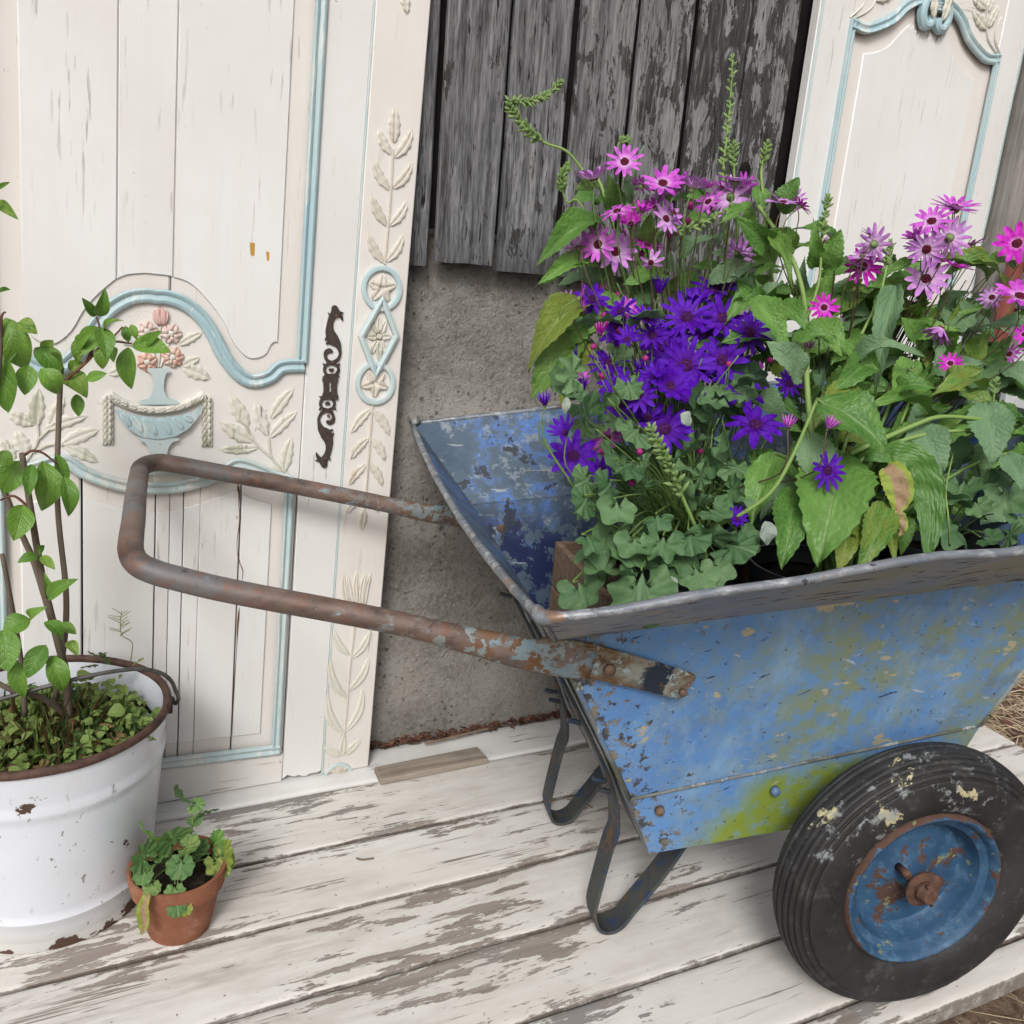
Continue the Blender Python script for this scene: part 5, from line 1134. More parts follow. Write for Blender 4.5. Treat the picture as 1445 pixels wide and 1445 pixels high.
stalk(PP, [r0, toT(850, 735, .16), toT(800, 672, .16), toT(770, 625, .17), toT(766, 600, .17)], .0019, 'stem')
# filler foliage round the crown of the plant
for k in range(74):
    x, y = rnd.uniform(815, 1075), rnd.uniform(500, 800); t = rnd.uniform(.22, .36); r = rnd.uniform(13, 24); a = rnd.uniform(0, 6.28); b = toT(x, y, t); e = toT(x+r*2*math.cos(a), y+r*1.6*math.sin(a), t-.02)
    add_leaf(PP, CIN, b, e, (e-b).length*.6, 'cin', jit=.5)
for k in range(26):
    b = r0+Vector((rnd.uniform(-.06, .06), rnd.uniform(-.06, .06), 0)); e = toT(rnd.uniform(820, 1060), rnd.uniform(480, 700), rnd.uniform(.12, .3)); stalk(PP, [b, b.lerp(e, .5)+Vector((rnd.uniform(-.03, .03), rnd.uniform(-.03, .03), .02)), e], .0014, 'stem')

# ---- pink daisies at the back left
r1 = L2W(-.20, .485, .585); PK = plant('pink_daisy_plant', 'pink and lilac daisy plant rising in front of the grey boards', 'flower', r1)
z8 = lambda x, y: (700+x/3.6125, 60+y/3.6125)
for x, y, r, fc, kd, pm, cm in [(655, 610, 92, (.05, .6, .75), THIN, 'p_pink', 'centre_p'), (500, 700, 95, (-.4, .85, .1), CUP, 'p_lilac', 'centre_p'), (850, 722, 105, (.1, .75, .55), OPEN, 'p_pink', 'centre_p'), (1000, 745, 85, (.1, .9, -.1), CUP, 'p_lilac', 'centre_g'), (880, 785, 85, (-.3, .7, -.3), OPEN, 'p_lilac', 'centre_g'), (1220, 708, 98, (.1, .95, .15), OPEN, 'p_lilac', 'centre_p'), (1195, 790, 98, (0, -.2, -.9), THIN, 'p_lilac', 'centre_g'), (620, 862, 88, (-.3, .85, .2), OPEN, 'p_pink', 'centre_p'), (745, 860, 60, (.1, .8, .3), CUP, 'p_hot', 'centre_p'), (690, 925, 66, (-.1, .5, .5), CUP, 'p_hot', 'centre_p'), (865, 900, 80, (.3, .3, .8), OPEN, 'p_lilac', 'centre_p'), (905, 868, 75, (.6, .6, .2), THIN, 'p_lilac', 'centre_p'), (440, 1045, 82, (-.3, .1, -.85), THIN, 'p_lilac', 'centre_g'), (520, 1030, 95, (-.3, .3, .85), THIN, 'p_pink', 'centre_p'), (610, 1067, 100, (.1, .3, .9), OPEN, 'p_lilac', 'centre_p'), (770, 1037, 78, (.1, .75, .4), OPEN, 'p_hot', 'centre_p'), (1235, 1085, 85, (.2, .1, -.9), THIN, 'p_lilac', 'centre_g'), (1425, 795, 55, (.5, .7, .2), THIN, 'p_lilac', 'centre_p'), (378, 1355, 84, (-.5, .1, -.7), THIN, 'p_lilac', 'centre_g'), (432, 1305, 75, (.8, .2, .2), THIN, 'p_pink', 'centre_p'), (1075, 740, 40, (.2, .9, .1), CUP, 'p_hot', 'centre_p'), (790, 1120, 60, (0, -.3, .8), HANG, 'p_lilac', 'centre_p'), (1150, 740, 60, (.3, .8, .2), THIN, 'p_pink', 'centre_p')]:
    X, Y = z8(x, y); head(PK, r1, X, Y, .355+rnd.uniform(-.03, .03), r/3.6125, kd, pm, cm, fc, 'stem_dark' if rnd.random() < .6 else 'stem', .0012)
for px, py, r in [(905, 262, 20), (958, 262, 22), (985, 258, 20), (1000, 285, 21), (1048, 268, 20), (1120, 285, 18), (925, 292, 19), (880, 330, 18), (950, 305, 20), (815, 350, 18), (1040, 355, 20)]:
    k = rnd.randrange(3); head(PK, r1, px, py, .37+rnd.uniform(-.02, .04), r, (THIN, CUP, THIN)[k], ('p_lilac', 'p_pink', 'p_pink')[k], 'centre_p', (rnd.uniform(-.5, .5), rnd.uniform(.3, .9), rnd.uniform(-.3, .6)), 'stem_dark', .0011)
for x, y in [(540, 1272), (990, 852), (965, 930), (915, 985), (735, 1100), (510, 1150), (620, 1310), (880, 1000), (1080, 860)]: X, Y = z8(x, y); bud(PK, r1, X, Y, .40, .012)
for a, b, hw_, kd, m in [((868, 300), (860, 248), 16, FOX, 'fox'), ((893, 288), (906, 206), 11, FOXL, 'fox_grey'), ((852, 318), (757, 372), 19, FOXD, 'fox'), ((832, 362), (756, 402), 15, FOXL, 'fox'), ((858, 385), (768, 396), 15, FOXL, 'fox'), ((912, 348), (918, 300), 13, FOX, 'fox'), ((845, 262), (812, 268), 12, FOX, 'fox'), ((838, 428), (744, 520), 24, FOXD, 'fox_yellow'), ((825, 470), (748, 562), 24, FOX, 'fox'), ((842, 440), (770, 500), 26, FOX, 'fox'), ((830, 480), (790, 570), 18, FOX, 'fox_yellow'), ((905, 395), (906, 440), 15, CIN, 'cin'), ((840, 330), (790, 315), 14, FOXL, 'fox'), ((880, 420), (830, 470), 22, FOX, 'fox'), ((960, 370), (1010, 330), 14, FOXL, 'fox_grey'), ((1000, 400), (1080, 372), 16, FOXL, 'fox_grey'), ((940, 390), (880, 400), 16, FOX, 'fox')]:
    t = .40 if hw_ < 25 else .42; bp, tp = toT(*a, t), toT(*b, t-.03); add_leaf(PK, kd, bp, tp, px2m(bp, hw_), m, up=.6)
    stalk(PK, [r1, r1.lerp(bp, .6)+Vector((0, 0, .03)), bp, bp.lerp(tp, .15)], .0018, 'stem')
spike(PK, [r1, toT(860, 300, .48), toT(826, 246, .52), toT(800, 214, .52), toT(770, 202, .52), toT(745, 184, .52), toT(725, 160, .52), toT(721, 143, .52), toT(745, 143, .52), toT(770, 135, .52), toT(790, 118, .52)], .0026, b0=.42)
spike(PK, [r1, toT(838, 330, .46), toT(800, 285, .47), toT(793, 255, .47), toT(800, 235, .47)], .002, b0=.6)
spike(PK, [r1, toT(890, 320, .48), toT(880, 245, .5), toT(872, 205, .5), toT(885, 198, .5)], .002, b0=.82)
for k in range(40):
    x, y = rnd.uniform(810, 1080), rnd.uniform(285, 480); t = rnd.uniform(.44, .58); a = rnd.uniform(-.6, 3.7); b = toT(x, y, t); L = rnd.uniform(28, 60); e = toT(x+L*math.cos(a), y-L*.8*math.sin(a), t-.03)
    add_leaf(PK, FOXL if k % 3 else FOX, b, e, (e-b).length*rnd.uniform(.16, .30), 'fox' if k % 4 else 'fox_grey', jit=.5)
for k in range(30):
    b = r1+Vector((rnd.uniform(-.07, .07), rnd.uniform(-.05, .05), 0)); e = toT(rnd.uniform(840, 1110), rnd.uniform(290, 460), rnd.uniform(.38, .52)); stalk(PK, [b, b.lerp(e, .5)+Vector((rnd.uniform(-.03, .03), rnd.uniform(-.03, .03), .02)), e], .0014, 'stem' if k % 3 else 'stem_dark')

# ---- magenta daisies at the right
r2 = L2W(.055, .455, .605); PM2 = plant('magenta_daisy_plant', 'magenta daisies on dark wiry stalks in front of the cupboard door', 'flower', r2)
z7 = lambda x, y: (1045+x/3.6125, y/3.6125)
for x, y, r, fc, kd, pm, cm in [(215, 1035, 84, (-.1, .95, .1), OPEN, 'p_lilac', 'centre_p'), (305, 1050, 60, (.6, .7, .1), THIN, 'p_hot', 'centre_p'), (625, 1360, 92, (0, .15, .98), THIN, 'p_hot', 'centre_p'), (680, 1245, 92, (.4, .1, -.7), THIN, 'p_lilac', 'centre_g'), (620, 1310, 70, (-.2, .8, .2), THIN, 'p_lilac', 'centre_g'), (975, 1130, 95, (-.2, .65, .6), THIN, 'p_pink', 'centre_p'), (1090, 1060, 112, (.1, .75, .45), THIN, 'p_pink', 'centre_p'), (1065, 1212, 98, (.1, -.05, -.9), THIN, 'p_lilac', 'centre_g'), (950, 1270, 95, (-.2, -.1, .9), THIN, 'p_lilac', 'centre_p'), (945, 1422, 105, (.1, .4, .85), OPEN, 'p_lilac', 'centre_p'), (1095, 1360, 84, (.2, .9, .1), THIN, 'p_hot', 'centre_p'), (1410, 1242, 104, (-.05, .45, .85), OPEN, 'p_hot', 'centre_p'), (430, 1235, 44, (-.8, .4, .1), THIN, 'p_pink', 'centre_p'), (900, 1215, 70, (-.5, .7, .1), CUP, 'p_pink', 'centre_p')]:
    X, Y = z7(x, y); head(PM2, r2, X, Y, .29+rnd.uniform(-.03, .03), r/3.6125, kd, pm, cm, fc, 'stem_dark', .0012)
for px, py, r, fc, kd, pm, cm in [(1163, 434, 20, (-.1, .3, .9), THIN, 'p_hot', 'centre_p'), (1440, 420, 36, (.1, .75, .5), OPEN, 'p_pink', 'centre_p'), (1341, 513, 17, (.1, .5, .8), THIN, 'p_hot', 'centre_p'), (1445, 472, 14, (.2, .3, .8), OPEN, 'p_hot', 'centre_p'), (1328, 462, 22, (-.2, -.8, .2), CUP, 'p_lilac', 'centre_p'), (1140, 495, 11, (0, .95, .1), TUFT, 'p_pink', 'centre_v'), (1178, 463, 10, (.1, .8, .2), TUFT, 'p_lilac', 'centre_g')]:
    head(PM2, r2, px, py, .25, r, kd, pm, cm, fc, 'stem_dark', .0012)
for px, py, r in [(1230, 335, 18), (1300, 352, 22), (1350, 295, 24), (1372, 345, 20), (1325, 320, 18), (1205, 375, 18), (1400, 420, 18), (1425, 500, 16)]:
    k = rnd.randrange(3); head(PM2, r2, px, py, .31+rnd.uniform(-.02, .04), r, (THIN, THIN, CUP)[k], ('p_lilac', 'p_pink', 'p_pink')[k], 'centre_p', (rnd.uniform(-.5, .5), rnd.uniform(.3, .9), rnd.uniform(-.3, .6)), 'stem_dark', .0011)
r2b = L2W(.105, .205, .62)
for k in range(34):
    b = r2+Vector((rnd.uniform(-.06, .10), rnd.uniform(-.08, .05), 0)); e = toT(rnd.uniform(1290, 1445), rnd.uniform(330, 480), rnd.uniform(.28, .42)); stalk(PM2, [b, b.lerp(e, .5)+Vector((rnd.uniform(-.04, .04), rnd.uniform(-.03, .03), .02)), e], .0013, 'stem_dark' if k % 2 else 'stem')
for k in range(40):
    x, y = rnd.uniform(1170, 1470), rnd.uniform(400, 560); t = rnd.uniform(.36, .5); a = rnd.uniform(-.8, 4.0); b = toT(x, y, t); L = rnd.uniform(26, 62); e = toT(x+L*math.cos(a), y-L*.75*math.sin(a), t-.03)
    add_leaf(PM2, (FOXL, FOX, CIN)[k % 3], b, e, (e-b).length*rnd.uniform(.22, .36)*(1.6 if k % 3 == 2 else 1), ('fox', 'fox_grey', 'cin')[k % 3], jit=.5)
for a, b, hw_, kd, m in [((1240, 398), (1312, 366), 10, FOXL, 'fox'), ((1310, 375), (1425, 392), 13, FOXL, 'fox'), ((1395, 395), (1330, 385), 14, FOXL, 'fox'), ((1395, 505), (1360, 545), 20, CIN, 'cin'), ((1262, 405), (1232, 455), 16, FOX, 'fox'), ((1340, 430), (1370, 465), 16, CIN, 'cin'), ((1430, 380), (1380, 375), 12, FOX, 'fox'), ((1445, 470), (1385, 460), 14, FOXL, 'fox_grey'), ((1320, 480), (1318, 520), 9, FOXL, 'fox_grey')]:
    bp, tp = toT(*a, .33), toT(*b, .30); add_leaf(PM2, kd, bp, tp, px2m(bp, hw_)*(1.5 if kd is CIN else 1), m, up=.6)

# ---- foxglove clump with the big leaves
r3 = L2W(-.115, .145, .59); FX = plant('foxglove_plant', 'clump of large crinkled green leaves with yellowing ones hanging over the barrow side', 'plant', r3)
FL = [((1152, 566), (1252, 632), 40, FOX, 'fox', .12, .05), ((1188, 640), (1156, 794), 50, FOX, 'fox', .13, .02), ((1200, 720), (1233, 778), 27, FOX, 'fox_yellow', .10, .03), ((1202, 732), (1184, 804), 21, FOX, 'fox_yellow', .09, .03), ((1254, 712), (1213, 802), 23, FOX, 'fox', .08, .02), ((1258, 722), (1262, 795), 14, FOXL, 'fox_yellow', .09, .03), ((1292, 598), (1332, 668), 27, FOX, 'fox_grey', .14, .08), ((1392, 568), (1402, 652), 29, FOX, 'fox_grey', .14, .08), ((1266, 402), (1233, 562), 17, FOXL, 'fox_grey', .26, .20), ((1196, 520), (1302, 496), 13, FOXD, 'fox_grey', .20, .14), ((1118, 482), (1180, 474), 15, FOXL, 'fox', .22, .18), ((1130, 536), (1084, 482), 24, FOX, 'fox_grey', .18, .16), ((1382, 548), (1308, 562), 20, FOXL, 'fox', .18, .14), ((1312, 592), (1214, 572), 15, FOXL, 'fox', .18, .14), ((1105, 302), (1126, 250), 19, FOX, 'fox', .34, .32), ((1165, 382), (1186, 324), 18, FOX, 'fox', .30, .27), ((1148, 378), (1148, 308), 12, FOXL, 'fox', .31, .28), ((1082, 328), (1120, 404), 13, FOXL, 'fox', .34, .26), ((1070, 262), (1075, 300), 13, FOX, 'fox', .36, .34), ((1062, 300), (1010, 320), 12, FOXL, 'fox', .36, .33),
      ((1120, 690), (1105, 800), 26, FOX, 'fox', .12, .04), ((1140, 610), (1165, 700), 26, FOX, 'fox_grey', .14, .09), ((1095, 640), (1060, 740), 24, FOX, 'fox', .14, .08), ((1250, 640), (1220, 600), 18, FOXL, 'fox', .15, .13), ((1200, 600), (1175, 560), 22, FOX, 'fox_grey', .17, .14), ((1205, 548), (1160, 590), 20, FOX, 'fox_yellow', .16, .11), ((1260, 560), (1320, 545), 15, FOXD, 'fox', .17, .13), ((1300, 620), (1240, 655), 18, FOXL, 'fox', .16, .12), ((1380, 610), (1300, 612), 18, FOXL, 'fox', .17, .13), ((1440, 600), (1395, 585), 20, FOX, 'fox', .18, .14), ((1420, 640), (1445, 690), 18, FOX, 'fox_grey', .14, .09), ((1150, 450), (1190, 500), 20, FOX, 'fox', .24, .18), ((1100, 430), (1145, 470), 17, FOXL, 'fox', .26, .2), ((1060, 420), (1115, 500), 20, FOXL, 'fox', .26, .2), ((1190, 480), (1240, 520), 18, FOX, 'fox', .22, .16), ((1230, 510), (1180, 548), 22, FOX, 'fox', .2, .14), ((1290, 510), (1260, 565), 18, FOX, 'fox', .2, .15), ((1330, 545), (1385, 520), 16, FOX, 'fox', .2, .16)]
for a, b, hw_, kd, m, t0, t1 in FL:
    bp, tp = toT(*a, t0), toT(*b, t1); add_leaf(FX, kd, bp, tp, px2m(bp, hw_), m, 'broad_leaf', up=.5, jit=.15)
    if bp.z < .86: stalk(FX, [r3+Vector((rnd.uniform(-.03, .03), rnd.uniform(-.03, .03), 0)), r3.lerp(bp, .6)+Vector((rnd.uniform(-.02, .02), 0, .035)), bp, bp.lerp(tp, .2)], .0032, 'stem')
# the long arching leaf and the withered one
arc = [toT(1240, 660, .12), toT(1262, 645, .10), toT(1290, 655, .09), toT(1308, 690, .08), toT(1314, 740, .06), toT(1308, 790, .04)]
def ribbon_leaf(par, P, hwm, mat):
    Q = catmull(P, 6); N = len(Q); v = []; f = []; uv = []
    for i, p in enumerate(Q):
        s = i/(N-1); d = (Q[min(i+1, N-1)]-Q[max(i-1, 0)]).normalized(); sd_ = d.cross((CAM-p).normalized()+UPV*.3).normalized(); nn = sd_.cross(d); w = hwm*max(.05, math.sin(math.pi*min(.985, .12+s*.88))**.7)
        for j in range(-3, 4):
            c = j/3; ww = w*c*(1+(.05 if i % 2 else -.04)*(abs(c) == 1)); v.append(PM[par.name] @ (p+sd_*ww+nn*(abs(c)*w*.22+.0025*math.sin(i*1.3+j)))); uv.append((s, .5+.5*c))
    for i in range(N-1):
        for k in range(6): f.append((i*7+k, i*7+k+1, (i+1)*7+k+1, (i+1)*7+k))
    return obj('broad_leaf', mesh('arched_leaf', v, f, True, uv), MAT[mat], par)
ribbon_leaf(FX, arc, px2m(arc[2], 25), 'fox')
ribbon_leaf(FX, [toT(1205, 650, .14), toT(1235, 640, .11), toT(1275, 652, .10), toT(1295, 690, .09), toT(1300, 720, .08)], px2m(arc[2], 13), 'fox')
def m_wither():
    g = G('withered_leaf'); c = g.co(rand=3.); f = g.noise(c, 40, 6, .7); u = g.sep(g.n('ShaderNodeTexCoord').outputs['UV'])[1]
    br = g.step(g.mth('ADD', g.mth('ABSOLUTE', g.mth('SUBTRACT', u, .42)), g.mth('MULTIPLY', g.mth('SUBTRACT', f, .5), .35)), .22, .28, 1, 0)
    return g.out(g.mix(br, (.26, .33, .06), g.mix(f, (.20, .125, .065), (.46, .33, .21))), .7, g.bump(f, .8, .006), spec=.2)
MAT['wither'] = m_wither()
o = ribbon_leaf(FX, [toT(1248, 660, .09), toT(1262, 672, .075), toT(1270, 700, .065), toT(1265, 724, .06)], px2m(arc[2], 20), 'wither'); o['label'] = 'withered brown and yellow leaf'
ribbon_leaf(FX, [toT(1265, 720, .06), toT(1272, 740, .05), toT(1268, 757, .05)], px2m(arc[2], 9), 'wither')
ST = lambda *P: [toT(x, y, t) for x, y, t in P]
stalk(FX, ST((1005, 742, .10), (1045, 726, .07), (1090, 692, .06), (1122, 636, .07), (1152, 566, .10)), .0034, 'stem_pale')
stalk(FX, [r3]+ST((1140, 560, .2), (1140, 470, .27), (1130, 400, .29), (1110, 350, .32), (1070, 290, .34)), .0046, 'stem_pale')
stalk(FX, ST((1200, 640, .12), (1290, 600, .12), (1330, 588, .12), (1390, 592, .12)), .0040, 'stem_pale')
stalk(FX, ST((1190, 670, .14), (1240, 635, .12), (1310, 612, .12), (1390, 606, .13)), .0036, 'stem_pale')
stalk(FX, ST((1180, 690, .15), (1225, 650, .13), (1280, 632, .12), (1330, 625, .12)), .0036, 'stem')
for P, k in (([(1040, 420, .42), (1022, 330, .44), (1020, 250, .46), (1025, 200, .47), (1030, 150, .48), (1034, 84, .48)], .36), ([(1045, 400, .42), (1036, 250, .44), (1036, 205, .45)], .55), ([(1090, 400, .33), (1076, 270, .35), (1075, 235, .36), (1083, 205, .36)], .66), ([(1130, 470, .27), (1155, 400, .28), (1160, 330, .29), (1168, 282, .29)], .62), ([(1190, 520, .22), (1240, 420, .26), (1256, 345, .28)], .75), ([(925, 420, .40), (925, 336, .36), (965, 325, .34), (1000, 310, .34), (1030, 292, .34)], .35), ([(1270, 600, .16), (1290, 545, .16), (1288, 522, .17)], .6), ([(1400, 600, .16), (1402, 560, .15), (1406, 540, .15)], .5)):
    spike(FX, ST(*P), .0026, b0=k)
for k in range(120):
    x, y = rnd.uniform(1050, 1460), rnd.uniform(400, 740); t = .20+(740-y)/340*.20+rnd.uniform(-.02, .05); a = rnd.uniform(-3.1, .9); b = toT(x, y, t); L = rnd.uniform(40, 90); e = toT(x+L*math.cos(a), y-L*.7*math.sin(a), t-.05)
    add_leaf(FX, (FOX, FOXL, FOXD)[k % 3], b, e, (e-b).length*rnd.uniform(.16, .30), 'fox' if k % 5 else 'fox_grey', jit=.45)

for k in range(60):
    x, y = rnd.uniform(1120, 1460), rnd.uniform(500, 680); t = rnd.uniform(.30, .46); a = rnd.uniform(-3.1, 3.1); b = toT(x, y, t); L = rnd.uniform(40, 85); e = toT(x+L*math.cos(a), y-L*.6*math.sin(a), t-.04)
    add_leaf(FX, (FOX, FOXL, FOX)[k % 3], b, e, (e-b).length*rnd.uniform(.22, .36), 'fox' if k % 4 else 'fox_grey', jit=.4)
for k in range(70):
    x, y = rnd.uniform(1030, 1330), rnd.uniform(340, 560); t = rnd.uniform(.32, .46); a = rnd.uniform(.1, 3.0); b = toT(x, y, t); L = rnd.uniform(40, 85); e = toT(x+L*math.cos(a), y-L*.8*math.sin(a), t-.04)
    if y-L*.8*math.sin(a) < 285+max(0, x-1130)*.55: continue
    add_leaf(FX, (FOXL, FOXL, FOX)[k % 3], b, e, (e-b).length*rnd.uniform(.15, .24), 'fox' if k % 4 else 'fox_grey', jit=.4)
# ---- lobed seedlings at the right end
r4 = r2b; SE = plant('lobed_seedling', 'dark green lobed leaves around the black pot rim at the right', 'plant', r4)
for px, py, r, a, t in [(1358, 690, 25, -100, .12), (1420, 702, 30, -80, .12), (1375, 650, 20, 30, .14), (1413, 668, 22, -30, .14), (1396, 760, 18, -10, .08), (1424, 756, 18, 30, .08), (1330, 700, 18, 160, .14), (1440, 650, 22, 0, .15), (1380, 715, 18, -50, .12), (1350, 655, 18, 120, .16), (1440, 735, 20, -60, .1), (1345, 745, 16, 200, .12)]:
    dx, dy = math.cos(R(a)), -math.sin(R(a)); b = toT(px-dx*r*.7, py-dy*r*.7, t+.02); e = toT(px+dx*r, py+dy*r, t-.01); add_leaf(SE, CIN, b, e, (e-b).length*.64, 'cin', up=.5, jit=.3); stalk(SE, [r4, r4.lerp(b, .5)+Vector((0, 0, .02)), b], .0013, 'stem')
stalk(SE, ST((1340, 770, .08), (1338, 730, .07), (1335, 690, .1), (1345, 640, .15)), .0016, 'stem_pale')

# ================================================================== ENAMEL BUCKET WITH SHRUB
def m_enamel():
    g = G('chipped_white_enamel'); c = g.co(); x, y, z = g.sep(c); n = g.noise(c, 6, 5, .6); f = g.noise(c, 70, 6, .7)
    col = g.mix(g.step(n, .35, .7), (.69, .725, .785), (.63, .65, .69)); grime = g.mth('MULTIPLY', g.step(g.mth('ADD', z, g.mth('MULTIPLY', n, .06)), .045, .085, 1, 0), .6); col = g.mix(grime, col, (.48, .45, .38))
    sp = g.mth('MULTIPLY', g.step(g.noise(g.sc(c, 1, 1, .6), 75, 4, .62), .65, .675), g.step(g.noise(c, 9, 3), .44, .58)); col = g.mix(g.mth('MULTIPLY', sp, .85), col, (.20, .17, .15))
    low_ = g.step(z, .004, .030, .20, 0); lowz = g.step(g.mth('ADD', g.noise(c, 16, 6, .65), low_), .66, .675); bl = g.step(g.noise(g.sc(c, 1, 1, .7), 15, 4, .5), .725, .735)
    ch = g.mth('MAXIMUM', lowz, bl); col = g.mix(ch, col, g.mix(f, (.035, .022, .018), (.12, .06, .035)))
    st_ = g.mth('MULTIPLY', g.step(g.noise(g.sc(c, 1, 1, .25), 16, 4, .6), .60, .72), g.step(z, .19, .30, 0, .35)); col = g.mix(st_, col, (.55, .40, .22))
    return g.out(col, g.mix(ch, (.22,)*3, (.8,)*3), g.bump(g.mth('MULTIPLY', ch, -1), .5, .001), spec=.5)
MAT['enamel'] = m_enamel(); MAT['rustrim'] = m_plain('rusted_rim', (.085, .046, .034), .75, 60, .5, .7); MAT['wire'] = m_plain('grey_wire', (.105, .10, .095), .5, 60, .4, .3, .4)
BK = Vector((-.066, 1.334, .001)); bk = thing('enamel_bucket', 'white enamel bucket with rusty rim and wire handle, planted with a young shrub', 'bucket', mat=Matrix.Translation(BK))
H, RT, RB = .306, .172, .134
rw = lambda z: RB+(RT-RB)*(z/H)**.92
pr = [(.0001, .006), (RB*.93, .006), (RB*.95, 0), (RB+.003, 0), (RB+.0042, .006), (RB+.002, .014)]
for k in range(0, 41):
    z = .018+(H-.018)*k/40; pr.append((rw(z)+.0042*math.exp(-((z-.052)/.006)**2)+.0045*math.exp(-((z-.238)/.0055)**2), z))
pr += [(RT-.003, H), (RT-.006, H-.01), (rw(.25)-.004, .25)]
MB().lathe(pr, 96).build('body', MAT['enamel'], bk, smooth='auto')
MB().tube([((RT-.001)*math.cos(a), (RT-.001)*math.sin(a), H+.001+.0022*mnoise.noise(Vector((math.cos(a)*2, math.sin(a)*2, 5)))) for a in [2*math.pi*k/96 for k in range(96)]], .0062, 8, True).build('rolled_rim', MAT['rustrim'], bk, smooth=True)
hp = [onY(x, y, Yq)-BK for x, y, Yq in [(-90, 1010, 1.31), (-40, 1000, 1.29), (0, 987, 1.28), (50, 973, 1.275), (100, 960, 1.275), (150, 949, 1.28), (195, 944, 1.29), (225, 949, 1.30), (241, 960, 1.31), (248, 975, 1.325), (252, 986, 1.33), (247, 993, 1.335), (243, 984, 1.335)]]
MB().tube(catmull(hp, 5), .0031, 8).build('wire_handle', MAT['wire'], bk, smooth=True)
MB().box((RT-.005, -.012, H-.028), (RT+.006, .012, H-.004), .002).build('handle_ear', MAT['rustrim'], bk); MB().box((-RT-.006, -.012, H-.028), (-RT+.005, .012, H-.004), .002).build('handle_ear', MAT['rustrim'], bk)
mb = MB(); n = 26; v = []; f = []
for j in range(n+1):
    for i in range(n+1):
        x, y = (i/n*2-1), (j/n*2-1); k = max(abs(x), abs(y)); l = math.hypot(x, y); q = (k/l if l > 1e-6 else 0)*(RT-.0085); v.append((x*q, y*q, .256+.012*mnoise.noise(Vector((x*4, y*4, 2)))))
for j in range(n):
    for i in range(n): a = j*(n+1)+i; f.append((a, a+1, a+n+2, a+n+1))
mb.add(v, f).build('soil', MAT['soil'], bk, smooth=True)
SH = plant('shrub', 'young shrub with smooth oval leaves on bare twigs growing from the bucket', 'shrub', BK+Vector((0, 0, .27)))
oy = lambda x, y, Y=1.32: onY(x, y, Y)
for P, r in (([(97, 1015, 1.33), (93, 952, 1.33), (80, 899, 1.32), (60, 816, 1.31), (43, 716, 1.30), (31, 640, 1.29)], (.0062, .0036)), ([(78, 985, 1.35), (91, 902, 1.345), (93, 832, 1.34), (81, 706, 1.33), (85, 543, 1.31), (88, 518, 1.31)], (.0046, .0030)), ([(80, 899, 1.32), (50, 799, 1.33), (33, 759, 1.33), (10, 703, 1.33), (-10, 650, 1.33)], (.0046, .0034)), ([(35, 1010, 1.34), (30, 932, 1.34), (3, 782, 1.34)], (.0040, .0030)), ([(-10, 900, 1.3), (-14, 640, 1.28), (0, 500, 1.27), (-4, 430, 1.27), (-8, 260, 1.27)], (.004, .002)), ([(95, 1010, 1.33), (60, 985, 1.3), (20, 975, 1.28), (-10, 960, 1.28)], (.005, .003))):
    stalk(SH, [oy(*p) for p in P], r, 'bark', 'twig', 8)
for P in ([(85, 543), (122, 511), (137, 494), (150, 480), (160, 475), (173, 461)], [(152, 484), (165, 482), (186, 485)], [(122, 511), (140, 470), (136, 447)], [(31, 645), (45, 636), (62, 640), (80, 655)], [(5, 500), (2, 450), (8, 440)], [(40, 716), (20, 700), (0, 706)]): stalk(SH, [oy(x, y, 1.30) for x, y in P], (.0022, .0012), 'redtwig', 'twig')
SHL = [((8, 448), (36, 522), 23), ((4, 500), (12, 583), 19), ((50, 490), (84, 532), 18), ((40, 515), (35, 558), 14), ((57, 520), (84, 556), 16), ((90, 530), (123, 558), 17), ((108, 556), (111, 588), 9), ((122, 536), (151, 527), 8), ((181, 490), (184, 549), 14), ((135, 446), (115, 420), 7), ((136, 445), (149, 409), 10), ((140, 462), (112, 502), 15), ((142, 462), (151, 506), 14), ((150, 488), (143, 521), 11), ((177, 460), (181, 483), 7), ((185, 458), (193, 479), 6), ((187, 486), (241, 496), 15), ((198, 492), (229, 467), 8), ((158, 490), (160, 510), 8), ((-6, 270), (15, 257), 4), ((-4, 285), (25, 309), 8), ((-4, 417), (15, 409), 6), ((28, 650), (4, 697), 18), ((60, 650), (63, 723), 20), ((78, 640), (89, 692), 11), ((90, 672), (99, 729), 12), ((32, 712), (20, 763), 18), ((53, 785), (25, 793), 8), ((56, 784), (55, 768), 5), ((58, 785), (78, 804), 7), ((68, 845), (107, 817), 11), ((67, 842), (64, 811), 7), ((42, 873), (4, 896), 17), ((43, 873), (62, 857), 8), ((62, 878), (90, 902), 11), ((5, 888), (12, 948), 21), ((72, 925), (90, 977), 15), ((65, 910), (38, 957), 15), ((25, 455), (52, 470), 12), ((20, 470), (-8, 520), 17), ((60, 495), (75, 480), 9), ((150, 470), (170, 450), 6), ((85, 520), (70, 498), 9), ((96, 520), (118, 512), 9), ((-5, 640), (18, 655), 12), ((45, 655), (40, 700), 10), ((85, 880), (108, 895), 8), ((95, 905), (110, 925), 8), ((20, 930), (35, 985), 12), ((110, 490), (128, 470), 9), ((118, 475), (108, 512), 10)]
for a, b, hw_ in SHL:
    Y0 = 1.30+rnd.uniform(-.025, .02); bp, tp = oy(*a, Y0), oy(*b, Y0-rnd.uniform(0, .03)); add_leaf(SH, SHR, bp, tp, px2m(bp, hw_), 'shrub', up=.35, cam_=.8, jit=.3)
